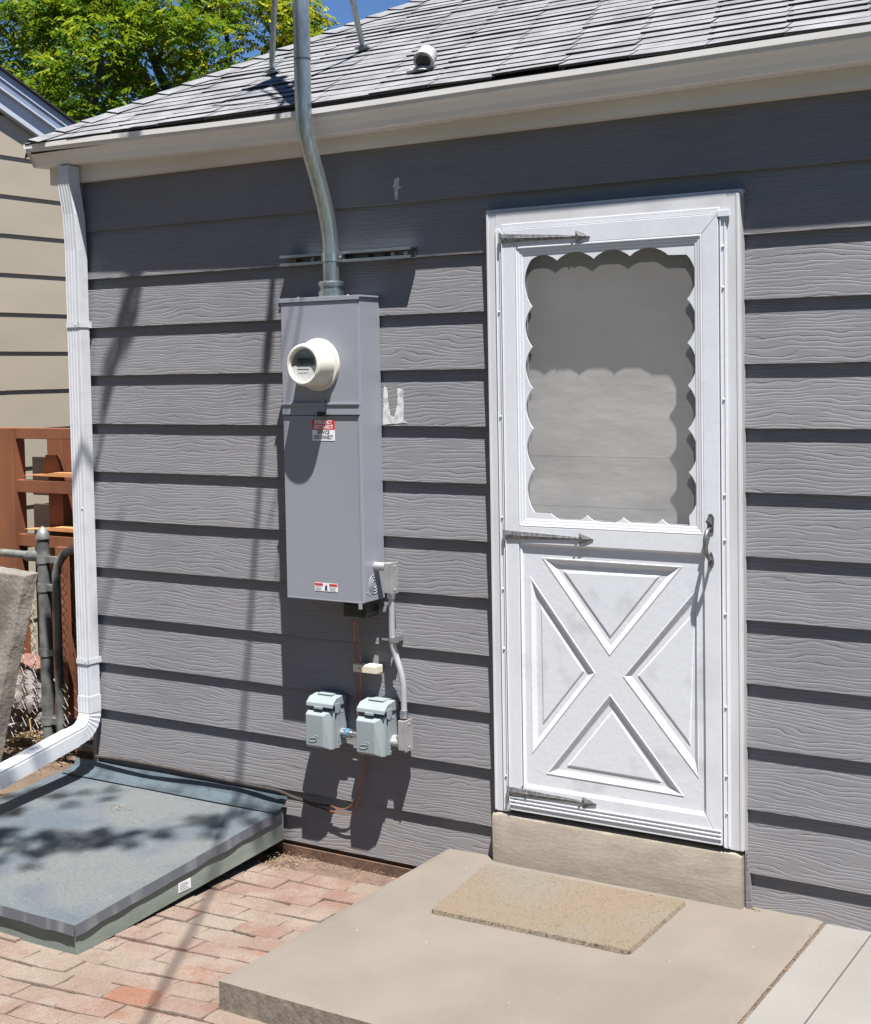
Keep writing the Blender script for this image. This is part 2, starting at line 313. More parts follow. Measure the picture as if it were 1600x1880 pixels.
def tag(o, label=None, cat=None, group=None, kind=None):
    if label: o['label'] = label
    if cat: o['category'] = cat
    if group: o['group'] = group
    if kind: o['kind'] = kind
    return o
def thing(name, loc, label, cat, group=None):
    o = bpy.data.objects.new(name, None); o.empty_display_size = .1; C.objects.link(o); o.location = loc
    return tag(o, label, cat, group)
def copy_tree(o, parent=None):
    c = o.copy(); C.objects.link(c); c.parent = parent
    for ch in list(o.children): copy_tree(ch, c)
    return c
def filled(outer, holes, y, mb, mi=0):
    """planar face in the wall plane with holes, by bmesh triangle_fill"""
    bm = bmesh.new(); es = []
    for loop in [outer] + holes:
        vv = [bm.verts.new((p[0], y, p[-1])) for p in loop]
        for i in range(len(vv)): es.append(bm.edges.new((vv[i], vv[(i + 1) % len(vv)])))
    bmesh.ops.triangle_fill(bm, use_beauty=True, use_dissolve=False, edges=es)
    bm.verts.index_update()
    mb.add([v.co[:] for v in bm.verts], [[v.index for v in f.verts] for f in bm.faces], mi)
    bm.free()
def text(txt, x, z, y, size, m, parent, name='lettering', align='CENTER', bold=.0, sx=1.0):
    cu = bpy.data.curves.new(name, 'FONT'); cu.body = txt; cu.size = size; cu.align_x = align; cu.align_y = 'CENTER'; cu.offset = bold
    cu.resolution_u = 2
    tmp = bpy.data.objects.new(name + '_tmp', cu); C.objects.link(tmp)
    dg = bpy.context.evaluated_depsgraph_get(); me = bpy.data.meshes.new_from_object(tmp.evaluated_get(dg))
    bpy.data.objects.remove(tmp, do_unlink=True)
    me.materials.clear(); me.materials.append(M[m]); me.name = name
    off = Vector((0, 0, 0)); q = parent
    while q is not None: off += q.location; q = q.parent
    for v in me.vertices: v.co = Vector((x + v.co.x * sx, y, z + v.co.y)) - off
    o = bpy.data.objects.new(name, me); C.objects.link(o); o.parent = parent
    return o
def lerp(a, b, t): return tuple(a[i] + (b[i] - a[i]) * t for i in range(len(a)))
def smooth_path(pts, n=8):
    """Catmull-Rom through the points"""
    P = [Vector(p) for p in pts]; P = [P[0] * 2 - P[1]] + P + [P[-1] * 2 - P[-2]]; out = []
    for i in range(1, len(P) - 2):
        for k in range(n):
            t = k / n
            out.append(0.5 * ((2 * P[i]) + (P[i + 1] - P[i - 1]) * t + (2 * P[i - 1] - 5 * P[i] + 4 * P[i + 1] - P[i + 2]) * t * t
                              + (3 * P[i] - P[i - 1] - 3 * P[i + 1] + P[i + 2]) * t ** 3))
    out.append(P[-2]); return out

# ================================================================== GROUND
def clamp(v): return max(0.0, min(1.0, v))
def gz(x, y): return -0.052 + 0.052 * clamp(-y / 1.2) * clamp((x + 1.9) / 0.8)
g = MB()
g.add([(-150, -150, -.10), (150, -150, -.10), (150, 200, -.10), (-150, 200, -.10)], [(0, 1, 2, 3)])
tag(g.build('ground', 'yard'), kind='structure')
# soil strip near the houses, slightly lumpy
s = MB(); nx, ny = 40, 60; x0, x1, y0, y1 = -4.9, -2.9, -1.5, 4.0
vs = [(x0 + (x1 - x0) * i / nx, y0 + (y1 - y0) * j / ny, -0.062 + .03 * mnoise.noise(Vector((i * .35, j * .35, 2)))) for j in range(ny + 1) for i in range(nx + 1)]
s.add(vs, [(j * (nx + 1) + i, j * (nx + 1) + i + 1, (j + 1) * (nx + 1) + i + 1, (j + 1) * (nx + 1) + i) for j in range(ny) for i in range(nx)])
tag(s.build('soil_strip', 'soil', smooth=True), kind='structure')
# brick paving: sand bed and laid bricks, one surface
p = MB(); nx, ny = 60, 50; x0, x1, y0, y1 = -4.0, -1.0, -3.6, -0.0
vs = []
for j in range(ny + 1):
    for i in range(nx + 1):
        x = x0 + (x1 - x0) * i / nx; y = y0 + (y1 - y0) * j / ny
        vs.append((x, y, gz(x, y) - .0085 + .004 * mnoise.noise(Vector((x * 9, y * 9, 0)))))
p.add(vs, [(j * (nx + 1) + i, j * (nx + 1) + i + 1, (j + 1) * (nx + 1) + i + 1, (j + 1) * (nx + 1) + i) for j in range(ny) for i in range(nx)], 1)
p.add([(-1.0, -3.6, -.0085), (.26, -3.6, -.0085), (.26, -1.2, -.0085), (-1.0, -1.2, -.0085)], [(0, 1, 2, 3)], 1)
row = 0; y = -0.14
while y > -3.5:
    h = .1; x = -4.0 + (row % 2) * .1 + U(-.02, .02)
    while x < (-1.02 if y > -1.27 else .12):
        ln = .2 + U(-.006, .006); gap = .0028
        if y > -.30 and U(0, 1) < .25: x += ln; continue
        cx, cy = x + ln / 2, y - h / 2; dz = U(-.004, .004); tx, ty = U(-.014, .014), U(-.025, .025)
        rot = U(-.012, .012); top = []; bot = []
        rd = U(0, 1)
        for (ax, ay) in ((-1, -1), (0, -1), (1, -1), (1, 0), (1, 1), (0, 1), (-1, 1), (-1, 0)):
            jx, jy = U(-.0048, .0048), U(-.0048, .0048)
            qx = ax * (ln / 2 - gap) * (1 if abs(ax * ay) == 0 else .985) + jx; qy = ay * (h / 2 - gap) * (1 if abs(ax * ay) == 0 else .96) + jy
            X = cx + qx * math.cos(rot) - qy * math.sin(rot); Y = cy + qx * math.sin(rot) + qy * math.cos(rot)
            zt = gz(X, Y) + dz + tx * qx + ty * qy
            top.append((X, Y, zt)); bot.append((X + ax * .002, Y + ay * .002, zt - .012 - .01))
        mid = [(cx + (a[0] - cx) * 1.012, cy + (a[1] - cy) * 1.02, a[2] - .004) for a in top]
        p.add(top + mid + bot, [list(range(8))] + [(8 + k, 8 + (k + 1) % 8, (k + 1) % 8, k) for k in range(8)] + [(16 + k, 16 + (k + 1) % 8, 8 + (k + 1) % 8, 8 + k) for k in range(8)], 0, rd)
        x += ln
    y -= h; row += 1
tag(p.build('brick_paving', ['brick', 'sand'], recalc=False), 'worn red brick paving laid in running bond', kind='structure')

# concrete stoop pad
pad = thing('concrete_pad', (-.43, -.63, 0), 'tan concrete pad in front of the door step', 'concrete pad'); del pad['category']
pad['kind'] = 'structure'
q = MB(); nx = 50; ny = 40; X0, X1, Y0, Y1, ZT = -1.119, .254, -1.262, .008, .086
def edge(i, n, a): return a * .003 * mnoise.noise(Vector((i * .9, n, 0)))
top = []
for j in range(ny + 1):
    for i in range(nx + 1):
        x = X0 + (X1 - X0) * i / nx; y = Y0 + (Y1 - Y0) * j / ny
        e = min(i, nx - i, j) == 0
        top.append((x + (edge(j, 3, 1) if i in (0, nx) else 0), y + (edge(i, 5, 1.2) if j == 0 else 0), ZT - (.004 if e else 0) + .0015 * mnoise.noise(Vector((x * 3, y * 3, 1)))))
q.add(top, [(j * (nx + 1) + i, j * (nx + 1) + i + 1, (j + 1) * (nx + 1) + i + 1, (j + 1) * (nx + 1) + i) for j in range(ny) for i in range(nx)])
W = nx + 1
loop = [i for i in range(W)] + [j * W + nx for j in range(1, ny + 1)] + [ny * W + i for i in range(nx - 1, -1, -1)] + [j * W for j in range(ny - 1, 0, -1)]
bt = len(q.v)
for k in loop: a = q.v[k]; q.v.append((a[0], a[1] - (.002 if a[1] < Y0 + .01 else 0), -.12))
n_ = len(loop)
q.f += [(loop[k], bt + k, bt + (k + 1) % n_, loop[(k + 1) % n_]) for k in range(n_)]; q.mi += [1] * n_; q.r += [.5] * n_
o = q.build('slab', ['concrete', 'roughedge'], pad, recalc=False)
wk = MB()
wk.box(.262, .402, -3.0, .008, -.12, .078)
wk.box(.406, 3.2, -3.0, .008, -.12, .0785)
wk.box(.401, .407, -3.0, .008, -.12, .070, 1)
tag(wk.build('walkway', ['walk', 'sand'], bevel=.003), 'pale concrete walkway', kind='structure')
jt = MB(); jt.box(.2535, .2625, -3.0, .008, -.12, .076)
tag(jt.build('dirt_joint', 'soil'), kind='structure')
# ================================================================== HOUSE
house = thing('grey_house', (-.9, 0, 0), 'house with grey wood grain lap siding, shingled hip roof and a white storm door', 'house')
ZC = [2.43, 2.231, 2.027, 1.826, 1.623, 1.421, 1.217, 1.014, .81, .606, .404, .197, -.002]
XL, XR = -2.878, 3.3; T = .015
sd = MB()
def board(mb, x0, x1, z0, z1, rnd, cut=0.0):
    """one lap board: butt at y=0, its top tucked back by the board's thickness"""
    n = max(1, int((x1 - x0) / .25)); vs = []
    for i in range(n + 1):
        x = x0 + (x1 - x0) * i / n; wob = .0012 * mnoise.noise(Vector((x * 2.0, z0 * 5, 3)))
        yb = -.0005 + wob * .6
        vs += [(x, yb + T + .004, z0 + wob), (x, yb, z0 + wob), (x, yb + T * (z1 - z0) / .203 + .0002, z1 + .002)]
    fs = []
    for i in range(n):
        a, b = 3 * i, 3 * i + 3
        fs += [(a, b, b + 1, a + 1), (a + 1, b + 1, b + 2, a + 2)]
    mb.add(vs, fs, 0, rnd)
DX0, DX1, DZ1 = -.905, .0, 2.372
for i, z0 in enumerate(ZC):
    z1 = ZC[i - 1] if i else 2.68
    rd = U(0, 1)
    if z0 > DZ1 or False: board(sd, XL, XR, z0, z1, rd); continue
    if z0 < DZ1 < z1:
        board(sd, XL, DX0, z0, z1, rd); board(sd, DX1, XR, z0, z1, rd)
        # strip over the door head follows the same slope
        t = (DZ1 - z0) / (z1 - z0)
        sd.add([(DX0, T * t, DZ1), (DX1, T * t, DZ1), (DX1, T, z1 + .002), (DX0, T, z1 + .002)], [(0, 1, 2, 3)], 0, rd); continue
    board(sd, XL, DX0, z0, z1, rd)
    if z0 > -.01: board(sd, DX1, XR, z0, z1, U(0, 1))
sd.build('siding', 'siding', house, recalc=False)
# side wall, gable-less, with the stepped board ends at the corner
sw = MB()
for i, z0 in enumerate(ZC):
    z1 = ZC[i - 1] if i else 2.68; rd = U(0, 1)
    sw.add([(XL, -.0, z0), (XL - T, -.0, z0), (XL - .001, -.0, z1), (XL, 3.6, z0), (XL - T, 3.6, z0), (XL - .001, 3.6, z1)],
           [(0, 1, 4, 3), (1, 2, 5, 4), (0, 2, 1)], 0, rd)
    sw.box(XL - .016, XL + .003, -.004, .03, z0 - .004, z1 - .006, 0, rd)
sw.build('side_siding', 'siding', house, recalc=False)
fd = MB(); fd.box(-2.86, -1.1, .012, .12, -.2, .01); fd.box(-2.86, -1.1, -.004, .012, -.2, -.02)
fd.build('foundation', 'found', house)
core = MB(); core.box(-2.87, -.87, .03, .2, 0.0, 2.66); core.box(-.02, 3.3, .03, .2, 0, 2.66); core.box(-.87, -.02, .03, .2, 2.31, 2.66)
core.box(-2.87, -2.86, .2, 3.6, 0, 2.6)
core.build('wall_core', 'felt', house)
# fascia under the gutter
fa = MB(); fa.box(-3.03, 3.3, -.024, .03, 2.637, 2.79); fa.box(-3.03, -2.88, .03, 3.6, 2.637, 2.66)
for x in (-1.2, 1.1): fa.box(x, x + .0015, -.0248, -.02, 2.638, 2.72)
fa.build('fascia', 'fascia', house, bevel=.002)
# gutter: K profile
gt = MB()
prof = [(-.026, 2.785), (-.026, 2.698), (-.085, 2.697), (-.092, 2.702), (-.100, 2.722), (-.116, 2.745), (-.131, 2.757), (-.131, 2.770), (-.1400, 2.770), (-.1400, 2.789), (-.129, 2.789), (-.129, 2.780), (-.128, 2.760), (-.112, 2.748), (-.096, 2.724), (-.083, 2.704), (-.030, 2.704), (-.030, 2.785)]
n = 46; ga, gb = -3.055, 3.3
for i in range(n + 1):
    x = ga + (gb - ga) * i / n; wz = -.014 + (.018 * (-1.75 - x) if x < -1.75 else .0078 * (x + 1.75)) + .0007 * math.sin(x * 7 + 1); wy = .0006 * math.sin(x * 3.3) + (.0062 * min(1.3, -1.75 - x) if x < -1.75 else 0)
    gt.v += [(x, a[0] + wy, a[1] + wz) for a in prof]
k = len(prof)
for i in range(n):
    for j in range(k): gt.f.append((i * k + j, i * k + (j + 1) % k, (i + 1) * k + (j + 1) % k, (i + 1) * k + j))
gt.mi = [0] * len(gt.f); gt.r = [.5] * len(gt.f)
gt.prism([(a[0], a[1] + .009) for a in prof[:10]], 'x', ga - .002, ga - .0005)
gt.build('gutter', 'gutter', house)
# left return of the gutter round the hip corner
# downspout -------------------------------------------------------
def spout_section(c, ax, ay, w, d, nrib=4):
    """ribbed rectangular section: c centre, ax across the front, ay outward"""
    pts = []
    m = 4 * nrib
    for i in range(m + 1):
        t = i / m; rib = .0014 * (1 if (i % 4) in (1, 2) else 0)
        pts.append((-w / 2 + w * t, d / 2 - rib))
    for i in range(1, m):
        t = i / m; rib = .0010 * (1 if i in (1, 2) else 0); pts.append((w / 2 - rib, d / 2 - d * t))
    pts.append((w / 2, -d / 2)); pts.append((-w / 2, -d / 2))
    return [Vector(c) + ax * a + ay * b for a, b in pts]
def sweep(mb, secs, cap=True):
    o = len(mb.v); n = len(secs[0])
    for sct in secs: mb.v += [tuple(v) for v in sct]
    nf = [(o + i * n + k, o + i * n + (k + 1) % n, o + (i + 1) * n + (k + 1) % n, o + (i + 1) * n + k) for i in range(len(secs) - 1) for k in range(n)]
    if cap: nf += [[o + k for k in range(n)][::-1], [o + (len(secs) - 1) * n + k for k in range(n)]]
    mb.f += nf; mb.mi += [0] * len(nf); mb.r += [.5] * len(nf)
ex, ey, ez = Vector((1, 0, 0)), Vector((0, -1, 0)), Vector((0, 0, 1))
ds = MB(); DXC = -2.868; DYC = -.044
path = [(DXC - .012, -.062, 2.698), (DXC - .012, -.062, 2.62), (DXC - .002, -.050, 2.50), (DXC, -.044, 2.35), (DXC, DYC, 2.0), (DXC, DYC, 1.2), (DXC, DYC, .41)]
sweep(ds, [spout_section(c, ex, ey, .064, .062) for c in path])
spo = ds.build('downspout', 'downspout', house)
el = MB(); secs = []
path = []
for i in range(15):
    a = i / 14 * R(80)
    rr = .085; path.append((Vector((DXC, DYC - rr * (1 - math.cos(a)), .40 - rr * math.sin(a))), a, 0.003 if i % 2 else 0.0))
for c, a, cr in path:
    t = Vector((0, -math.sin(a), -math.cos(a))); oy = Vector((0, -math.cos(a), math.sin(a)))
    secs.append(spout_section(c, ex, oy, .068 - cr, .066 - cr))
pe = path[-1][0]; d_ = Vector((0.0, -.985, -.172)); oy = Vector((0, -.172, .985))
secs = [spout_section((DXC, DYC, .47), ex, ey, .069, .067)] + secs + [spout_section(pe + d_ * .05, ex, oy, .068, .066)]
sweep(el, secs); el.build('elbow', 'downspout', spo)
xt = MB(); st = pe + d_ * .035
sweep(xt, [spout_section(st + d_ * t + ez * (.0 if t else 0), ex, oy, .074, .07) for t in (0, .5, 1.0, 1.5)])
xt.build('extension', 'downspout', spo)
for z in (2.04, .62):
    stp = MB(); stp.box(DXC - .035, DXC + .035, -.0785, -.077, z - .011, z + .011); stp.box(DXC + .0335, DXC + .0350, -.0785, -.002, z - .011, z + .011)
    stp.box(DXC + .034, DXC + .0355, -.02, -.002, z - .013, z + .013)
    stp.lathe([(.004, 0), (.004, .002), (.001, .003)], (DXC + .02, -.0775, z), n=8)
    stp.build('strap', 'downspout', spo)
stp = MB(); stp.lathe([(.004, 0), (.004, .002), (.001, .003)], (DXC + .022, -.074, 1.27), n=8); stp.build('screw', 'downspout', spo)
# roof ------------------------------------------------------------
TP = .5; CP = math.cos(math.atan(TP)); SP = math.sin(math.atan(TP))
def rz(y): return 2.800 + TP * (y + .12)
HX0, HY0, HDX = -3.035, -.12, .95 / 1.48     # hip line x as a function of y
def hipx(y): return HX0 + (y - HY0) * HDX
rf = MB()
Yr = 4.2
rf.add([(HX0, HY0, rz(HY0) - .012), (3.4, HY0, rz(HY0) - .012), (3.4, Yr, rz(Yr) - .012), (hipx(Yr), Yr, rz(Yr) - .012)], [(0, 1, 2, 3)], 2)
rf.add([(HX0, HY0, rz(HY0) - .012), (hipx(Yr), Yr, rz(Yr) - .012), (hipx(Yr), Yr + 2, rz(Yr) - .012), (HX0, Yr + 4, rz(HY0) - .012)], [(0, 1, 2, 3)], 0)
rf.add([(HX0 - .0, HY0 - .002, rz(HY0) - .045), (3.4, HY0 - .002, rz(HY0) - .045), (3.4, HY0 - .002, rz(HY0) - .008), (HX0, HY0 - .002, rz(HY0) - .008)], [(0, 1, 2, 3)], 1)
up = Vector((0, CP, SP)); nrm = Vector((0, -SP, CP))
EXP = .074; rown = 0; base = Vector((0, HY0 - .012, rz(HY0 - .012)))
while True:
    P0 = base + up * (EXP * rown)
    if P0.y > Yr - .1: break
    xs = hipx(P0.y) - .02 + (rown % 3) * .1 * -1; x = hipx(P0.y) - .015
    first = (rown * .062) % .25; wv = [U(-1, 1) for _ in range(60)]
    while x < 3.35:
        wd = (.25 - first) if first else .25; first = 0
        xe = x + wd - .0045; lift = U(.000, .003) + (.010 * math.exp(-((x + .72) / .18) ** 2) if rown == 0 else 0); rd = U(0, 1)
        a0, a1 = U(-.003, .003), U(-.003, .003)
        th = U(.0055, .0105)
        vs = []
        for t in (0, .5, 1):
            X = x + (xe - x) * t; sag = lift + .0035 * mnoise.noise(Vector((X * 3.1, rown * .7, 0)))
            bo = P0 + up * (a0 + (a1 - a0) * t); bo.x = X
            vs += [bo + nrm * (sag - .002), bo + nrm * (sag + th), bo + up * (EXP + .02) + nrm * .0035]
        sk = (EXP + .02) * HDX * CP if x < hipx(P0.y) + .0 else 0
        if sk:
            vs[2] = vs[2] + Vector((sk, 0, 0))
        rf.add(vs, [(1, 4, 5, 2), (4, 7, 8, 5)], 0, rd)
        rf.add(vs, [(0, 3, 4, 1), (3, 6, 7, 4), (0, 1, 2), (6, 8, 7)], 1, rd)
        g0 = P0 + up * .001; g1 = P0 + up * (EXP + .01)
        rf.add([Vector((xe, g0.y, g0.z)) + nrm * .002, Vector((x + wd, g0.y, g0.z)) + nrm * .002, Vector((x + wd, g1.y, g1.z)) + nrm * .003, Vector((xe, g1.y, g1.z)) + nrm * .003], [(0, 1, 2, 3)], 2)
        x += wd
    rown += 1
rfo = rf.build('roof', ['shingle', 'shingle_edge', 'felt'], house, recalc=False)
hc = MB(); i = 0
hd = Vector((HDX, 1, TP)).normalized(); sdv = Vector((1, -HDX * 0, 0))
while True:
    c = Vector((HX0 - .01, HY0, rz(HY0))) + hd * (.12 * i)
    if c.y > Yr - .2: break
    e = c + hd * .15; rd = U(0, 1)
    rgt = Vector((.10, -.035, TP * -.035)); lf = Vector((-.10, .07, -.055))
    o1 = nrm * (.012 + U(0, .003)); o2 = nrm * .006
    vs = [c + rgt + o1, c + o1 + ez * .006, c + lf + o1, e + rgt + o2, e + o2 + ez * .004, e + lf + o2]
    lo = [v - nrm * .009 for v in vs[:3]]
    hc.add(vs, [(0, 3, 4, 1), (1, 4, 5, 2)], 0, rd); hc.add(lo + vs[:3], [(0, 1, 4, 3), (1, 2, 5, 4)], 1, rd)
    i += 1
hc.build('hip_cap', ['shingle', 'shingle_edge'], rfo, recalc=False)
# bare primer marks on the siding
def ywall(z):
    for i, z0 in enumerate(ZC):
        if z >= z0:
            z1 = ZC[i - 1] if i else 2.68
            return T * (z - z0) / .203 - .0005
    return 0
def patch(poly, extra=.0012):
    pm = MB()
    pq = []
    for i_ in range(len(poly)):
        a_, b_ = poly[i_], poly[(i_ + 1) % len(poly)]
        for t_ in (0, .25, .5, .75): pq.append((a_[0] + (b_[0] - a_[0]) * t_ + U(-.0022, .0022), a_[1] + (b_[1] - a_[1]) * t_ + .008 + U(-.002, .002)))
    poly = pq; pm.add([(x, ywall(z) - extra, z) for x, z in poly], [list(range(len(poly)))]); pm.build('primer_patch', 'patch', house, recalc=False)
def wallxz(*uv): return uv
def P2(t): return (t[0], t[2])
pU = [P2(t) for t in ((-1.363, 0.0, 1.762), (-1.349, 0.0, 1.754), (-1.343, 0.0, 1.696), (-1.332, 0.0, 1.654), (-1.315, 0.0, 1.65), (-1.305, 0.0, 1.69), (-1.303, 0.0, 1.754), (-1.278, 0.0, 1.746), (-1.273, 0.0, 1.635), (-1.254, 0.0, 1.625), (-1.366, 0.0, 1.62))]
patch(pU)
patch([P2(t) for t in ((-1.296, 0.0, 2.509), (-1.277, 0.0, 2.516), (-1.275, 0.0, 2.482), (-1.266, 0.0, 2.478), (-1.278, 0.0, 2.469), (-1.281, 0.0, 2.434), (-1.293, 0.0, 2.435), (-1.297, 0.0, 2.47), (-1.304, 0.0, 2.481))], .0015)

# ------------------------------------------------------------------ door opening, trim and storm door
FY = -.030
tr = MB()
TX0, TX1, TZ0, TZ1 = -.900, .008, .271, 2.361
def casing(mb, x0, x1, z0, z1, y0, y1, mi=0): mb.box(x0, x1, y1, y0, z0, z1, mi)
# outer casing: jambs and a taller head
tr.box(TX0, -.862, FY, .03, TZ0, TZ1); tr.box(-.034, TX1, FY, .03, TZ0 + .002, TZ1)
tr.box(-.862, -.034, FY - .001, .03, 2.302, TZ1 - .001)
tr.box(TX0 - .004, TX1 + .004, -.022, .012, TZ1, TZ1 + .011)
# a thin bead along the outer edge and inner face
tr.box(TX0 + .002, TX0 + .010, FY - .0025, FY, TZ0 + .004, TZ1 - .004); tr.box(TX1 - .010, TX1 - .002, FY - .0025, FY, TZ0 + .004, TZ1 - .004)
fro = tr.build('door_casing', 'trim', house, bevel=.0016)
ck = MB(); ck.add([(TX1, -.012, .09), (TX1 + .004, .004, .09), (TX1 + .004, .006, 2.35), (TX1, -.012, 2.35)], [(0, 1, 2, 3)])
ck.build('caulk_line', 'jamb', fro, recalc=False)
zb = MB()   # the storm door's own metal frame: flanges, return and screws
zb.box(-.862, -.8385, FY - .004, FY + .012, TZ0 + .003, 2.304); zb.box(-.0555, -.033, FY - .004, FY + .012, TZ0 + .005, 2.304)
zb.box(-.8385, -.0555, FY - .004, FY + .012, 2.300, 2.318)
zb.box(-.0540, -.0500, FY - .009, FY - .004, TZ0 + .01, 2.298); zb.box(-.0400, -.0370, FY - .007, FY - .004, TZ0 + .01, 2.298)
zb.box(-.8600, -.8570, FY - .007, FY - .004, TZ0 + .01, 2.298); zb.box(-.8440, -.8400, FY - .009, FY - .004, TZ0 + .01, 2.298)
zb.box(-.060, -.020, FY - .012, FY - .004, 2.288, 2.308)
for z in (2.06, 1.72, 1.42, 1.27, 1.03, .74, .52, .40, 2.2):
    zb.lathe([(.0045, 0), (.004, .003), (.001, .0045)], (-.0445, FY - .004, z + U(-.01, .01)), n=8)
for z in (2.02, 1.66, 1.31, 1.06, .85, .4):
    zb.lathe([(.0045, 0), (.004, .003), (.001, .0045)], (-.8505, FY - .004, z), n=8)
zb.build('storm_frame', 'white', fro, bevel=.001)

LX0, LX1, LZ0, LZ1 = -.8355, -.0585, .284, 2.298
LY = -.040
WX0, WX1, WZ0, WZ1 = -.783, -.113, 1.282, 2.238      # window unit
PX0, PX1, PZ0, PZ1 = -.778, -.113, .374, 1.224        # lower panel recess
leaf = MB()
g_ = .0007
# mitred stiles and rails
def quadprism(mb, poly, y0, y1, mi=0): mb.prism(poly, 'y', y0, y1, mi)
quadprism(leaf, [(LX0, LZ0), (WX0 - g_, PZ0), (WX0 - g_, WZ1), (LX0, LZ1)], LY, LY + .028)
quadprism(leaf, [(LX1, LZ1), (WX1 + g_, WZ1), (WX1 + g_, PZ0), (LX1, LZ0)], LY, LY + .028)
quadprism(leaf, [(LX0 + g_, LZ1), (WX0, WZ1 + g_), (WX1, WZ1 + g_), (LX1 - g_, LZ1)], LY, LY + .028)
quadprism(leaf, [(LX0 + 2 * g_, LZ0), (LX1 - 2 * g_, LZ0), (PX1, PZ0 - g_), (PX0, PZ0 - g_)], LY, LY + .028)
leaf.box(WX0, WX1, LY - .001, LY + .028, PZ1, WZ0)
for z in (.302, .315, .328): leaf.box(LX0 + .003, LX1 - .003, LY - .0035, LY, z, z + .006)
leaf.box(LX0 + .001, LX0 + .004, LY - .004, LY, LZ0 + .004, LZ1 - .003)
lo = leaf.build('storm_door', 'white', house, bevel=.0014)
# window surround: stepped bead running into the scalloped sheet
ws = MB()
ws.rings(WX0, WX1, WZ0, WZ1, [(0, LY + .001), (.0015, LY - .0012), (.005, LY - .0014), (.007, LY + .0012), (.014, LY + .0016), (.016, LY + .0036), (.024, LY + .0042), (.028, LY + .0075)])
ws.build('window_bead', 'white', lo, recalc=False)
SY = LY + .0065
IX0, IX1, IZ0, IZ1 = WX0 + .024, WX1 - .024, WZ0 + .024, WZ1 - .024
def arcs(a, b, bul, n=12):
    """points from a to b bulging sideways by bul (a 2-vector)"""
    out = []
    for i in range(n):
        t = i / n; k = math.sin(math.pi * t) ** .8
        out.append((a[0] + (b[0] - a[0]) * t + bul[0] * k, a[1] + (b[1] - a[1]) * t + bul[1] * k))
    return out
cl = [P2(t) for t in ((-0.725, -0.03, 2.191), (-0.723, -0.03, 2.033), (-0.724, -0.03, 1.896), (-0.725, -0.03, 1.756), (-0.724, -0.03, 1.618), (-0.723, -0.03, 1.48), (-0.723, -0.03, 1.33))]
cb = [P2(t) for t in ((-0.723, -0.03, 1.33), (-0.661, -0.03, 1.329), (-0.526, -0.03, 1.329), (-0.394, -0.03, 1.327), (-0.257, -0.03, 1.327), (-0.162, -0.03, 1.31))]
crr = [P2(t) for t in ((-0.162, -0.03, 1.31), (-0.164, -0.03, 1.342), (-0.164, -0.03, 1.482), (-0.165, -0.03, 1.622), (-0.165, -0.03, 1.761), (-0.165, -0.03, 1.897), (-0.165, -0.03, 2.036), (-0.166, -0.03, 2.177))]
ct = [P2(t) for t in ((-0.166, -0.03, 2.177), (-0.228, -0.03, 2.179), (-0.361, -0.03, 2.183), (-0.491, -0.03, 2.182), (-0.626, -0.03, 2.184), (-0.725, -0.03, 2.191))]
inner = []
for i in range(6): inner += arcs(cl[i], cl[i + 1], (-.027, 0))
inner += [cb[0]]; 
for i in range(1, 4): inner += arcs(cb[i], cb[i + 1], (0, -.026))
inner += arcs(cb[4], cb[5], (0, -.018), 8)
inner += [crr[0]]
for i in range(1, 7): inner += arcs(crr[i], crr[i + 1], (.030, 0))
inner += [ct[0]]
for i in range(1, 4): inner += arcs(ct[i], ct[i + 1], (0, .026))
inner += arcs(ct[4], ct[5], (0, .018), 8)
sc_ = MB()
outer = [(IX0, IZ0), (IX1, IZ0), (IX1, IZ1), (IX0, IZ1)]
filled(outer, [inner], SY, sc_); filled(outer, [inner], SY + .004, sc_)
k = len(sc_.v); m_ = len(inner)
sc_.add([(a, SY, b) for a, b in inner] + [(a, SY + .004, b) for a, b in inner], [(i, (i + 1) % m_, m_ + (i + 1) % m_, m_ + i) for i in range(m_)])
so = sc_.build('scalloped_surround', 'white', lo, recalc=True)
scn = MB(); scn.add([(IX0, SY + .011, IZ0), (IX1, SY + .011, IZ0), (IX1, SY + .011, IZ1), (IX0, SY + .011, IZ1)], [(0, 1, 2, 3)])
scn.build('insect_screen', 'screen', lo, recalc=False)
bk = MB(); bk.rings(IX0, IX1, IZ0, IZ1, [(-.01, SY + .004), (-.01, SY + .03), (.004, SY + .03), (.004, SY + .013)]); bk.build('screen_frame', 'white', lo)
# lower crossbuck panel
tri = [
 [P2(t) for t in ((-0.699, -0.03, 1.178), (-0.189, -0.03, 1.177), (-0.45, -0.03, 0.861))],
 [P2(t) for t in ((-0.747, -0.03, 1.112), (-0.502, -0.03, 0.797), (-0.748, -0.03, 0.489))],
 [P2(t) for t in ((-0.14, -0.03, 1.111), (-0.139, -0.03, 0.489), (-0.402, -0.03, 0.796))],
 [P2(t) for t in ((-0.451, -0.03, 0.733), (-0.189, -0.03, 0.423), (-0.694, -0.03, 0.428))]]
tin = [
 [P2(t) for t in ((-0.61, -0.03, 1.129), (-0.282, -0.03, 1.134), (-0.449, -0.03, 0.929))],
 [P2(t) for t in ((-0.704, -0.03, 0.994), (-0.553, -0.03, 0.798), (-0.702, -0.03, 0.611))],
 [P2(t) for t in ((-0.153, -0.03, 1.023), (-0.174, -0.03, 0.607), (-0.345, -0.03, 0.804))],
 [P2(t) for t in ((-0.445, -0.03, 0.667), (-0.283, -0.03, 0.463), (-0.606, -0.03, 0.469))]]
PY = LY + .009
pn = MB()
pn.rings(PX0, PX1, PZ0, PZ1, [(0, LY + .0005), (.006, PY - .001), (.009, PY)])
e = .009
filled([(PX0 + e, PZ0 + e), (PX1 - e, PZ0 + e), (PX1 - e, PZ1 - e), (PX0 + e, PZ1 - e)], tri, PY, pn)
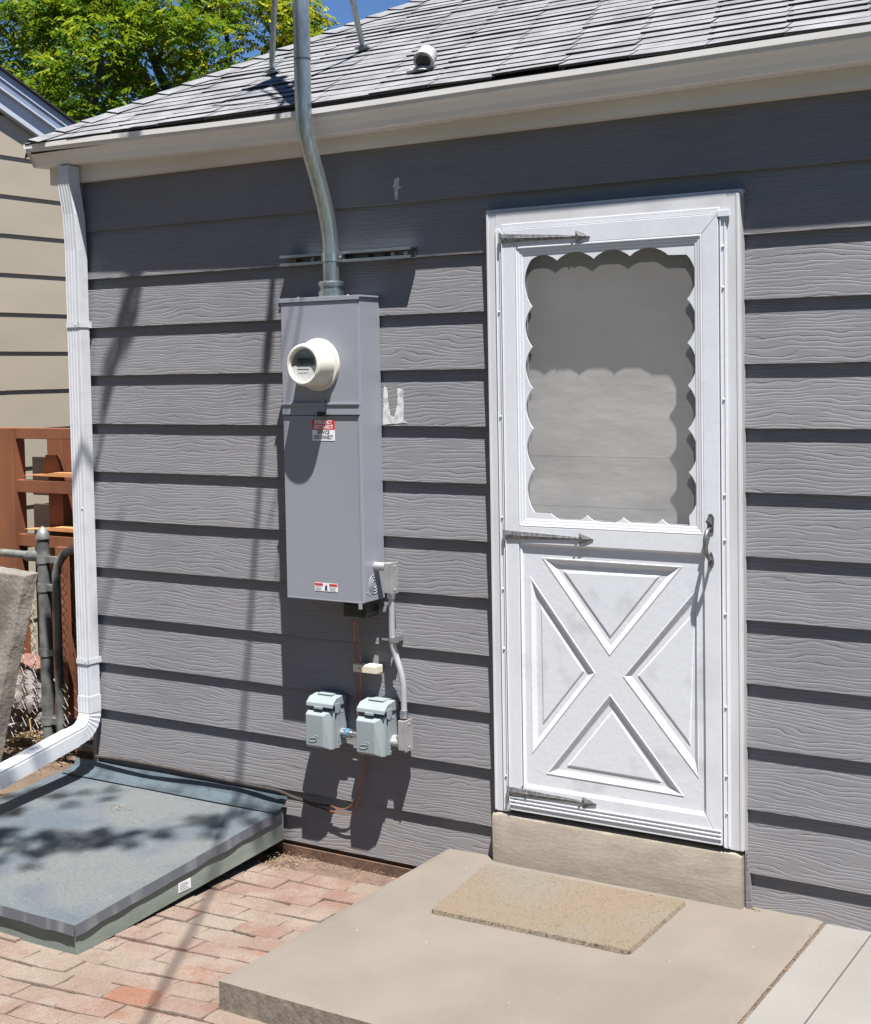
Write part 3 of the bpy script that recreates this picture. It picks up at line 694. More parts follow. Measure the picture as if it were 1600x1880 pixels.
for a, b in zip(tri, tin):
    st_ = [(0, PY), (.03, PY - .0015), (.10, PY - .0012), (.42, PY + .0068), (.50, PY + .0075), (.86, PY + .0075), (.94, PY + .0050), (1.0, PY + .0042)]
    vs = []
    for t, y in st_: vs += [(a[i][0] + (b[i][0] - a[i][0]) * t, y, a[i][1] + (b[i][1] - a[i][1]) * t) for i in range(3)]
    m3 = len(st_)
    pn.add(vs, [(3 * i + j, 3 * i + (j + 1) % 3, 3 * i + 3 + (j + 1) % 3, 3 * i + 3 + j) for i in range(m3 - 1) for j in range(3)] + [(3 * m3 - 3, 3 * m3 - 2, 3 * m3 - 1)])
pno = pn.build('crossbuck_panel', 'panelwhite', lo, recalc=False)
bmx = bmesh.new(); bmx.from_mesh(pno.data); bmesh.ops.remove_doubles(bmx, verts=bmx.verts, dist=.00005); bmesh.ops.recalc_face_normals(bmx, faces=bmx.faces); bmx.to_mesh(pno.data); bmx.free()
# strap hinges with spear tips
def strap_hinge(z0, z1, x0=-.838, x1=-.499):
    h = MB(); y = LY - .0045
    hw0, hw1 = .0155, .0045; xm = x1 - .052; zt = z0 + (z1 - z0) * .8
    pl = [(x0, z0 - hw0), (xm, zt - hw1), (xm, zt - .018), (xm + .018, zt - .013), (x1, z1), (xm + .018, zt + .013), (xm, zt + .018), (xm, zt + hw1), (x0, z0 + hw0)]
    # thin plate with a raised middle
    c = [(x0, z0), (x1, z1)]
    h.prism(pl, 'y', y, LY - .0003)
    h.add([(x0, y - .003, z0), (xm, y - .002, zt), (x0, y, z0 + hw0), (xm, y, zt + hw1), (x0, y, z0 - hw0), (xm, y, zt - hw1)], [(0, 1, 3, 2), (0, 4, 5, 1)])
    h.add([(xm, y - .0, zt - .018), (x1, y, z1), (xm, y, zt + .018), (xm + .012, y - .005, zt)], [(0, 1, 3), (1, 2, 3), (2, 0, 3)])
    h.tube([(x0, y + .0, z0 - .019), (x0, y + .0, z0 + .019)], .005, 8)
    for t in (.25, .93):
        h.lathe([(.0045, 0), (.004, .003), (.001, .0042)], (x0 + (xm - x0) * t + (.012 if t > .9 else 0), y - .002, z0 + (zt - z0) * t), n=8)
    return h.build('strap_hinge', 'hinge', lo, recalc=True)
strap_hinge(2.27, 2.256); strap_hinge(1.251, 1.251); strap_hinge(0.351, 0.355)
# pull handle
hx, hz = -.088, 1.338
hd_ = MB()
hd_.prism([(hx - .009, hz - .045), (hx + .009, hz - .045), (hx + .011, hz + .004), (hx + .004, hz + .014), (hx - .006, hz + .014), (hx - .010, hz + .004)], 'y', LY - .004, LY)
hd_.prism([(hx - .010, hz - .146), (hx, hz - .160), (hx + .010, hz - .142), (hx + .008, hz - .122), (hx, hz - .106), (hx - .008, hz - .122)], 'y', LY - .004, LY)
pts = smooth_path([(hx, LY - .003, hz - .030), (hx, LY - .030, hz - .036), (hx - .002, LY - .046, hz - .060), (hx, LY - .046, hz - .100), (hx + .002, LY - .026, hz - .126), (hx, LY - .003, hz - .132)], 6)
n_ = len(pts); hd_.tube(pts, [.0045 + .0035 * math.sin(math.pi * i / (n_ - 1)) for i in range(n_)], 10)
hd_.box(hx - .006, hx + .006, LY - .022, LY - .003, hz - .018, hz + .002)
hd_.tube([(hx, LY - .004, hz - .008), (hx, LY - .034, hz - .008)], .006, 12)
hd_.build('pull_handle', 'handle', lo, bevel=.001)
# inner door behind, reveal
rv = MB(); rv.box(-.862, -.845, .012, .10, .27, 2.31); rv.box(-.05, -.034, .012, .10, .27, 2.31); rv.box(-.845, -.05, .012, .10, 2.29, 2.31)
rv.build('door_jamb', 'jamb', house)
idr = MB(); idr.box(-.86, -.035, .068, .11, .27, 2.31)
for z in (1.52, 1.348): idr.box(-.84, -.05, .0675, .0685, z, z + .0008, 0)
idr.build('inner_door', ['innerdoor', 'jamb'], house)
# sill block
sb = MB()
n = 40; f0, f1 = -.909, .003
prof = [(.06, .07), (-.037, .07), (-.038, .252), (-.034, .261), (-.026, .265), (.06, .2695)]
for i in range(n + 1):
    x = f0 + (f1 - f0) * i / n
    e_ = .006 if i in (0, n) else 0
    for (a, b) in prof:
        j = .0022 * mnoise.noise(Vector((x * 16, b * 40, 0))) if a < .05 else 0
        sb.v.append((x, a + j + e_ * .6, b + (j if b > .2 else 0) - (e_ if b > .2 else 0)))
k = len(prof)
sb.f += [(i * k + j, (i + 1) * k + j, (i + 1) * k + (j + 1) % k, i * k + (j + 1) % k) for i in range(n) for j in range(k)]
sb.f += [list(range(k)), list(range(n * k, n * k + k))[::-1]]; sb.mi = [0] * len(sb.f); sb.r = [.5] * len(sb.f)
sb.build('door_sill', 'sill', house, smooth=True)
fl_ = MB(); fl_.prism([(.008, .075), (.030, .075), (.012, .27)], 'y', -.012, .004); fl_.build('sill_flashing', 'siding', house)
# ================================================================== DOOR MAT
mt = MB(); A, B_, C_, D_ = Vector((-.850, -.548)), Vector((-.165, -.532)), Vector((-.165, -.075)), Vector((-.905, -.095))
nx, ny = 130, 84; tp = []
for j in range(ny + 1):
    for i in range(nx + 1):
        u_, v_ = i / nx, j / ny; p_ = (A * (1 - u_) + B_ * u_) * (1 - v_) + (D_ * (1 - u_) + C_ * u_) * v_
        rc = .03  # rounded corner
        if i == 0 or j == 0 or i == nx or j == ny: hgt = .087
        else: hgt = .098 + U(-.0012, .0012)
        jx = U(-.0025, .0025)
        cx = min(i, nx - i) / nx * .7; cy = min(j, ny - j) / ny * .45
        if cx < .018 and cy < .018:
            c0 = Vector((.018 - cx, .018 - cy)); 
            if c0.length > .018:
                k_ = .018 / c0.length; sx = (1 if i < nx / 2 else -1); sy = (1 if j < ny / 2 else -1)
                p_ = p_ + Vector((sx * (c0.x - c0.x * k_), sy * (c0.y - c0.y * k_)))
        tp.append((p_.x + jx, p_.y + U(-.0025, .0025), hgt))
mt.add(tp, [(j * (nx + 1) + i, j * (nx + 1) + i + 1, (j + 1) * (nx + 1) + i + 1, (j + 1) * (nx + 1) + i) for j in range(ny) for i in range(nx)])
for _ in range(1300):    # coir tufts
    u_, v_ = U(0, 1), U(0, 1) ** .8
    if U(0, 1) < .25: v_ = U(0, .02) if U(0, 1) < .6 else v_; 
    p_ = (A * (1 - u_) + B_ * u_) * (1 - v_) + (D_ * (1 - u_) + C_ * u_) * v_
    a = U(0, 6.28); l_ = U(.004, .012); z_ = .099
    dx, dy = math.cos(a) * l_, math.sin(a) * l_
    mt.add([(p_.x, p_.y, z_), (p_.x + dx, p_.y + dy, z_ + U(.0005, .003)), (p_.x + dx * .5 + dy * .12, p_.y + dy * .5 - dx * .12, z_ + .0015)], [(0, 1, 2)])
tag(mt.build('door_mat', 'matfib', recalc=False), 'worn tan coir doormat lying on the concrete pad below the door', 'doormat')
# ================================================================== CELLAR HATCH
hat = thing('cellar_hatch', (-2.4, -.55, -.05), 'weathered blue grey sloping cellar hatch cover on a sage green frame against the wall', 'cellar hatch')
HX1 = -1.850; HXL = -3.02
def hz_(y): return .131 + (.049 - .131) * clamp((-y - .015) / 1.10)
lid = MB(); n1, n2 = 40, 36; tp = []
for j in range(n2 + 1):
    for i in range(n1 + 1):
        x = HXL + (HX1 - HXL) * i / n1; y = -.035 - 1.082 * j / n2
        d = 0 if (i in (0, n1) or j in (0, n2)) else .0022 * mnoise.noise(Vector((x * 3, y * 3, 4))) - .001
        tp.append((x + (.0025 * mnoise.noise(Vector((y * 9, 3, 0))) if i == n1 else 0), y + (.0025 * mnoise.noise(Vector((x * 9, 1, 0))) if j == n2 else 0), hz_(y) + d))
lid.add(tp, [(j * (n1 + 1) + i, (j + 1) * (n1 + 1) + i, (j + 1) * (n1 + 1) + i + 1, j * (n1 + 1) + i + 1) for j in range(n2) for i in range(n1)])
def skirt(idx, push):
    b = len(lid.v)
    for t, k in enumerate(idx):
        a = lid.v[k]; dz = .036 + .007 * mnoise.noise(Vector((t * .33, push[0] * 5, 0)))
        lid.v.append((a[0] + push[0], a[1] + push[1], a[2] - dz))
    for t in range(len(idx) - 1): lid.f.append((idx[t], b + t, b + t + 1, idx[t + 1])); lid.mi.append(1); lid.r.append(.5)
skirt([j * (n1 + 1) + n1 for j in range(n2 + 1)], (.003, 0)); skirt([n2 * (n1 + 1) + i for i in range(n1 + 1)], (0, -.003))
skirt([j * (n1 + 1) for j in range(n2 + 1)], (-.003, 0))
lid.build('hatch_lid', ['hatch', 'hatchedge'], hat, recalc=False)
fm = MB()
def side(x0, x1):
    fm.hexa([(x0, -1.108, -.058), (x1, -1.108, -.058), (x1, -.02, .004), (x0, -.02, .004), (x0, -1.108, .040), (x1, -1.108, .040), (x1, -.02, .120), (x0, -.02, .120)])
side(HX1 - .030, HX1 - .004); side(HXL + .004, HXL + .03)
fm.box(HXL + .03, HX1 - .03, -1.108, -1.085, -.058, .040)
fm.box(HX1 - .038, HX1 - .0030, -1.1095, -1.090, -.056, .012)
fm.build('hatch_frame', 'hatchgreen', hat, bevel=.002)
fb = MB()   # metal flashing folded up the wall
vs = []; n = 30
for i in range(n + 1):
    x = HXL + .02 + (HX1 + .006 - HXL - .02) * i / n; w1 = .003 * mnoise.noise(Vector((x * 6, 0, 0))); w2 = .004 * mnoise.noise(Vector((x * 5, 9, 0)))
    vs += [(x, -.004, .172 + w2), (x, -.012 + w1, .160), (x, -.020 + w1, .146), (x, -.045 + w1, .138), (x, -.052, .1325 + w1 * .4), (x, -.092, .1300)]
fb.add(vs, [(i * 6 + j, i * 6 + j + 1, (i + 1) * 6 + j + 1, (i + 1) * 6 + j) for i in range(n) for j in range(5)])
fb.build('wall_flashing', 'flash', hat, recalc=False)
lb = MB(); a_ = (-1.851, -0.62, 0.036); b_ = (-1.851, -0.565, -0.022)
cy = (a_[1] + b_[1]) / 2 + .0; czz = 0.007
lb.box(HX1 - .004, HX1 - .0025, cy - .032, cy + .032, czz - .016, czz + .019)
lbo = lb.build('white_label', 'sticker', hat)
lk = MB(); 
for k_ in range(4): lk.box(HX1 - .0024, HX1 - .0020, cy - .026, cy + .02 - .008 * (k_ % 2), czz - .010 + k_ * .007, czz - .0085 + k_ * .007)
lk.build('label_print', 'hinge', lbo)
# ================================================================== ELECTRICAL CABINET AND METER
cab = thing('meter_cabinet', (-1.55, -.06, .98), 'tall grey steel meter and disconnect cabinet mounted on the siding', 'meter cabinet')
BX0, BX1, BY = -1.724, -1.372, -.131
ZS = 1.712; ZB, ZT_ = .985, 2.095
b = MB(); b.box(BX0 + .004, BX1 - .001, BY + .004, .004, ZB, ZT_ - .004)
bo = b.build('cabinet_body', 'box', cab, bevel=.002)
uc = MB(); uc.box(BX0, BX1 - .004, BY, BY + .004, ZS - .004, ZT_ - .014); uc.build('upper_cover', 'box', cab, bevel=.0015)
lc = MB(); lc.box(BX0, BX1 - .004, BY + .0005, BY + .004, ZB + .0, ZS - .048); lc.box(BX1 - .012, BX1 - .004, BY - .002, BY, ZB, ZS - .05)
lc.box(BX1 - .026, BX1 - .010, BY - .002, BY + .001, ZB - .024, ZB + .004)
lc.box(BX0, BX1 - .004, BY + .0, BY + .006, ZB - .003, ZB + .002)
lc.build('lower_cover', 'box', cab, bevel=.0014)
bd = MB(); bd.box(BX0 + .001, BX1 - .004, BY - .006, BY + .002, ZS - .044, ZS - .002); bd.box(BX0 + .001, BX1 - .002, BY - .010, BY - .004, ZS - .008, ZS)
bd.box(-1.56, -1.52, BY - .012, BY - .004, ZS - .050, ZS - .034, 1)
bd.prism([(-1.545, ZS - .036), (-1.525, ZS - .036), (-1.530, ZS + .012), (-1.540, ZS + .012)], 'y', BY - .009, BY - .004)
bd.build('latch_band', ['box', 'darkmetal'], cab, bevel=.0012)
hd2 = MB(); hd2.box(BX0 - .005, BX1 + .004, BY - .003, .002, ZT_ - .004, ZT_ + .003); hd2.box(BX0 - .005, BX1 + .003, BY - .004, BY - .0015, ZT_ - .013, ZT_ + .003)
for x in (-1.665, -1.44): hd2.lathe([(.005, 0), (.005, .004), (.001, .006)], (x, -.10, ZT_ + .003), axis='z', n=8)
hd2.build('rain_hood', 'box', cab, bevel=.0012)
kn = MB(); kc = (BX1 - .001, -.065, 1.046)
for r0, r1 in ((.036, .033), (.026, .023), (.016, .013)):
    n = 32; vs = []
    for k_ in range(n):
        a = 2 * math.pi * k_ / n
        vs += [(kc[0], kc[1] + r0 * math.cos(a), kc[2] + r0 * math.sin(a)), (kc[0] + .0018, kc[1] + (r0 + r1) / 2 * math.cos(a), kc[2] + (r0 + r1) / 2 * math.sin(a)), (kc[0], kc[1] + r1 * math.cos(a), kc[2] + r1 * math.sin(a))]
    kn.add(vs, [(3 * k_ + j, 3 * ((k_ + 1) % n) + j, 3 * ((k_ + 1) % n) + j + 1, 3 * k_ + j + 1) for k_ in range(n) for j in (0, 1)])
kn.lathe([(.004, 0), (.003, .002)], (kc[0], -.108, 1.02), axis='x', n=8); kn.lathe([(.004, 0), (.003, .002)], (kc[0], -.095, 1.012), axis='x', n=8)
kn.build('knockout', 'box', bo, smooth=True)
nb = MB(); nb.box(-1.487, -1.385, -.105, -.02, .925, ZB); nb.box(-1.475, -1.40, -.110, -.104, .93, .975); nb.build('bottom_bushing', 'black', cab, bevel=.008)
hb = MB(); PXC = -1.532
hb.lathe([(.047, 0), (.047, .022), (.042, .022), (.042, .040), (.046, .042), (.048, .050), (.046, .056), (.040, .058)], (PXC, -.075, ZT_ + .003), axis='z', n=28)
hb.build('pipe_hub', 'galv', cab, smooth=True)
# meter
mc = (-1.556, BY, 1.851)
me_ = MB(); me_.lathe([(.096, 0), (.096, .007), (.093, .011), (.0845, .012)], mc); me_o = me_.build('meter_ring', 'cream', cab, smooth=True)
mb_ = MB()
mb_.lathe([(.083, .011), (.082, .030), (.0765, .088), (.0735, .0945), (.068, .098), (.0625, .097), (.0595, .092), (.058, .080)], mc, n=56)
mb_.v = mb_.v; mbo = mb_.build('meter_body', 'cream', cab, smooth=True)
mf = MB(); mf.lathe([(.0588, .0803), (.0588, .081)], mc, n=40); mfo = mf.build('meter_face', 'faceplate', cab)
y_ = mc[1] - .0822
cd = MB(); cd.prism([(mc[0] + .057 * math.cos(a), mc[2] + .057 * math.sin(a)) for a in [R(180 + 4 + i * 172 / 20) for i in range(21)]], 'y', y_, y_ + .0008)
cd.build('meter_card', 'card', mfo)
ld = MB(); ld.box(mc[0] - .034, mc[0] + .036, y_ - .003, y_, mc[2] + .002, mc[2] + .022); ld.build('display', 'lcd', mfo, bevel=.001)
ik = MB(); ik.box(mc[0] - .035, mc[0] + .018, y_ - .0006, y_ - .0001, mc[2] - .017, mc[2] - .0145)
for k_ in range(4): ik.box(mc[0] - .030 + k_ * .012, mc[0] - .024 + k_ * .012, y_ - .0006, y_ - .0001, mc[2] - .031, mc[2] - .0275)
ik.build('meter_print', 'ink', mfo)
gl = bpy.data.materials.new('meter_glass'); gl.use_nodes = True; gn = gl.node_tree.nodes; gk = gl.node_tree.links
gs = gn.new('ShaderNodeBsdfGlossy'); gs.inputs['Roughness'].default_value = .03; tt = gn.new('ShaderNodeBsdfTransparent'); ms = gn.new('ShaderNodeMixShader'); ms.inputs[0].default_value = .06
gk.new(tt.outputs[0], ms.inputs[1]); gk.new(gs.outputs[0], ms.inputs[2]); gk.new(ms.outputs[0], gn['Material Output'].inputs[0]); M['glass'] = gl
gg = MB(); gg.lathe([(.0585, .0905), (.05, .0925), (.03, .094), (.001, .0945)], mc, n=40); gg.build('meter_lens', 'glass', mbo, smooth=True)
# stickers
sx0, sx1 = -1.59, -1.489; sz1, sz0 = 1.649, 1.573
s1 = MB(); szm = sz0 + (sz1 - sz0) * .52
s1.box(sx0, sx1, BY - .0006, BY + .0006, sz0, szm, 0); s1.box(sx0, sx1, BY - .0006, BY + .0006, szm, sz1, 1)
s1o = s1.build('disconnect_sticker', ['sticker', 'red'], cab)
xm = (sx0 + sx1) / 2; hh = sz1 - sz0
for tx_, k_, mm in (('EMERGENCY', .88, 'whiteink'), ('DISCONNECT', .66, 'whiteink'), ('SERVICE', .40, 'ink'), ('DISCONNECT', .16, 'ink')):
    text(tx_, xm, sz0 + hh * k_, BY - .0012, .0195, mm, s1o, bold=.0004, sx=.70 if tx_ != 'SERVICE' else .78)
wx0, wx1 = -1.594, -1.49; wz1, wz0 = 1.047, 1.017
s2 = MB(); wm = (wx0 + wx1) / 2
s2.box(wx0, wx1, BY - .0006, BY + .001, wz0, wz1, 0); s2.box(wx0 + .001, wm - .014, BY - .0012, BY - .0005, wz1 - .0095, wz1 - .001, 1); s2.box(wm + .014, wx1 - .001, BY - .0012, BY - .0005, wz1 - .0095, wz1 - .001, 1)
s2.prism([(wm - .006, wz0 + .004), (wm + .006, wz0 + .004), (wm + .003, wz0 + .013), (wm + .006, wz0 + .017), (wm, wz0 + .026), (wm - .005, wz0 + .016)], 'y', BY - .0012, BY - .0005, 2)
for k_ in range(3):
    for xa in (wx0 + .004, wm + .016): s2.box(xa, xa + .028 - .004 * (k_ % 2), BY - .0012, BY - .0005, wz0 + .004 + k_ * .0055, wz0 + .0055 + k_ * .0055, 3)
s2.build('warning_sticker', ['sticker', 'red', 'ink', 'box'], cab)
# ================================================================== SERVICE MAST
mast = thing('service_mast', (PXC, -.075, ZT_), 'galvanized steel service mast rising from the meter cabinet past the eave', 'conduit mast')
mp_ = MB(); pp = smooth_path([(PXC, -.075, ZT_ + .045), (PXC, -.075, 2.20), (PXC - .001, -.077, 2.32), (PXC - .006, -.098, 2.43), (PXC - .012, -.135, 2.54), (PXC - .019, -.170, 2.64), (PXC - .023, -.186, 2.72), (PXC - .024, -.189, 2.82), (PXC - .024, -.189, 3.0), (PXC - .024, -.189, 4.78)], 7)
mp_.tube(pp, .0302, 24, cap=True)
mp_.build('mast_pipe', 'galv', mast, smooth=True)
cp = MB()
cp.tube([(PXC - .024, -.189, 2.94), (PXC - .024, -.189, 2.948)], .0309, 24)
cp.build('pipe_seam', 'strut', mast, smooth=True)
rg = MB(); rg.tube([(PXC, -.075, 2.228), (PXC, -.075, 2.258)], .0318, 24)
for sx in (-1, 1): rg.box(PXC + sx * .031 - .004, PXC + sx * .031 + .004, -.085, -.03, 2.226, 2.262); rg.tube([(PXC + sx * .04, -.06, 2.244), (PXC - sx * -.026, -.06, 2.244)], .005, 8)
rg.build('pipe_clamp', 'zinc', mast, smooth=True)
wh = MB(); mx_, my_ = PXC - .024, -.189
wh.lathe([(.034, 0), (.045, .01), (.055, .05), (.055, .10), (.035, .13), (.01, .14)], (mx_, my_, 4.77), axis='z', n=20); wh.box(mx_ - .05, mx_ + .05, my_ - .12, my_, 4.79, 4.86)
wh.build('weatherhead', 'die', mast, smooth=True, bevel=.004)
cbn = MB()
H = 4.75; A0 = Vector((-1.41, -.25, H)); dv = Vector((.6, -1, 0)).normalized()
def cab_path(off, sag): return [A0 + Vector(off) + dv * t + Vector((0, 0, sag * t * (t - 9) * .004)) for t in [i * .6 for i in range(16)]]
cbn.tube(cab_path((0, 0, .01), 1), .006, 6); cbn.tube(cab_path((0, 0.01, -.014), 1), .005, 6)
for k_, ox in enumerate((-.02, .0, .03)):
    a = Vector((mx_ + ox, my_ - .1, 4.80)); cbn.tube(smooth_path([a, a + Vector((-.05 - .03 * k_, -.05, -.14)), a + Vector((-.10 - .03 * k_, -.08, -.26)), a + Vector((-.10 - .02 * k_, -.14, -.20)), A0 + Vector((-.05, 0, .01)) + dv * .35], 6), .006, 6)
for q0, q1, rr in ((.47, .53, .014), (.535, .60, .020), (.60, .64, .012)): cbn.tube([A0 + dv * q0 * 1.0 + Vector((0, 0, 0)), A0 + dv * q1], rr, 8)
for tr_ in (((560,545), (541,640), (519,740)), ((543,548), (529,600), (516,660))): pass
def up_to(p_, h_): p_ = Vector(p_); return p_ - Vector((-1.05, 1.0, -3.8)) * ((h_ - p_.z) / 3.8)
cbn.tube([Vector((mx_, my_ - .1, 4.80)), up_to((-1.622, -0.131, 2.085), 4.66), up_to((-1.664, -0.131, 1.912), 4.64), up_to((-1.703, -0.131, 1.711), 4.64), up_to((-1.751, -0.131, 1.466), 4.68)], .0045, 6)
cbn.tube([Vector((mx_, my_ - .1, 4.80)), up_to((-1.664, -0.131, 2.093), 4.72), up_to((-1.698, -0.131, 1.983), 4.72), up_to((-1.726, -0.131, 1.893), 4.72), up_to((-1.775, -0.131, 1.711), 4.74)], .004, 6)
tag(cbn.build('service_cable', 'cable'), 'twisted black service drop cable running from the weatherhead', 'cable')
# mast braces standing on the roof
def brace(base, topp, lab):
    t = thing('mast_brace', base, lab, 'brace', 'roof braces of the service mast')
    bb = Vector(base); tt_ = Vector(topp); q_ = MB(); q_.tube([bb + nrm * .012, bb + (tt_ - bb) * .03 + nrm * .006, tt_], [.008, .0125, .0125], 10); q_.build('rod', 'galv', t, smooth=True)
    f_ = MB(); f_.tube([bb + nrm * .004, bb + nrm * .02], [.022, .018], 10); f_.box(bb.x - .03, bb.x + .03, bb.y - .02, bb.y + .045, bb.z + .004, bb.z + .012); f_.build('foot', 'galv', t)
ba_ = (-2.15, .39, rz(.39) + .012); bb_ = (-1.79, .54, rz(.54) + .012)
brace(ba_, (PXC - .024, -.175, 4.68), 'left straight steel brace rod standing on the shingles left of the mast')
brace(bb_, (PXC - .022, -.175, 4.02), 'slanting steel brace rod standing on the shingles right of the mast')
# strut channel
sr = thing('strut_channel', (-1.5, -.02, 2.245), 'slotted zinc strut channel screwed across the siding behind the mast', 'strut channel')
c_ = MB(); z0, z1 = 2.226, 2.266; x0_, x1_ = -1.792, -1.203
c_.box(x0_, x1_, -.006, -.0035, z0, z1, 1); c_.box(x0_, x1_, -.044, -.006, z1 - .0025, z1); c_.box(x0_, x1_, -.044, -.006, z0, z0 + .0025)
c_.box(x0_, x1_, -.0445, -.042, z1 - .010, z1 - .0001); c_.box(x0_, x1_, -.0445, -.042, z0 + .0001, z0 + .010)
c_.build('channel', ['zinc', 'strut'], sr, bevel=.0008)
for x in (-1.73, -1.40, -1.33):
    c2 = MB(); c2.box(x - .014, x + .014, -.0068, -.0062, z0 + .013, z1 - .013); c2.build('slot', 'darkmetal', sr)
for x in (-1.66, -1.30, -1.245):
    c3 = MB(); c3.lathe([(.010, 0), (.010, .002), (.0065, .002), (.0065, .008), (.002, .009)], (x, -.007, (z0 + z1) / 2), n=8); c3.build('bolt', 'zinc', sr)
# ================================================================== CONDUIT RUN
cr_ = thing('conduit_run', (-1.3, -.05, 1.1), 'slim grey conduit running from the cabinet side down to the outlet boxes', 'conduit')
YB = -.055
lx = -1.308; lz1, lz0 = 1.127, 1.018
def conduit_body(x, z0, z1, mb, wd=.027):
    mb.box(x - wd / 2, x + wd / 2, YB - .022, YB + .022, z0, z1); mb.box(x + wd / 2, x + wd / 2 + .005, YB - .024, YB + .024, z0 - .004, z1 + .003)
    for zz in (z0 + .012, z1 - .012): mb.lathe([(.004, 0), (.003, .003)], (x + wd / 2 + .005, YB, zz), axis='x', n=8)
k1 = MB(); conduit_body(lx, lz0, lz1, k1); k1.tube([(BX1 - .002, YB, lz1 - .016), (lx, YB, lz1 - .016)], .016, 16)
k1.build('upper_conduit_body', 'die', cr_, bevel=.004)
cpth = [(-1.305, -0.055, 1.01), (-1.305, -0.055, 0.954), (-1.308, -0.05, 0.833), (-1.298, -0.045, 0.787), (-1.28, -0.045, 0.738), (-1.269, -0.045, 0.691), (-1.266, -0.045, 0.646), (-1.266, -0.045, 0.571)]
k2 = MB(); k2.tube(smooth_path(cpth, 6), .0112, 14); k2.build('conduit_pipe', 'conduit', cr_, smooth=True)
for px_, r_ in ((cpth[0], .0165), (cpth[-1], .0165)):
    k3 = MB(); k3.tube([Vector(px_) + ez * -.012, Vector(px_) + ez * .004, Vector(px_) + ez * .016], [r_, r_, r_ * .85], 14)
    k3.build('compression_fitting', 'zinc', cr_, smooth=True)
k4 = MB(); sp_ = Vector((-1.307, -0.05, 0.845)); k4.tube([sp_ - ez * .008, sp_ + ez * .008], .0135, 14); k4.box(sp_.x + .010, sp_.x + .030, -.062, -.056, sp_.z - .009, sp_.z + .009); k4.box(sp_.x - .014, sp_.x + .016, -.036, -.002, sp_.z - .009, sp_.z + .009)
k4.tube([sp_ + Vector((-.034, -.018, .002)), sp_ + Vector((-.008, -.012, 0))], .004, 8); k4.build('conduit_strap', 'zinc', cr_)
l2x = -1.259 - .006; l2z1, l2z0 = 0.552, 0.443
k5 = MB(); YB = -.045; conduit_body(l2x, l2z0, l2z1, k5, .03); k5.tube([(l2x, YB, l2z0 + .02), (l2x - .06, YB, l2z0 + .02)], .015, 14)
k5.build('lower_conduit_body', 'die', cr_, bevel=.004)
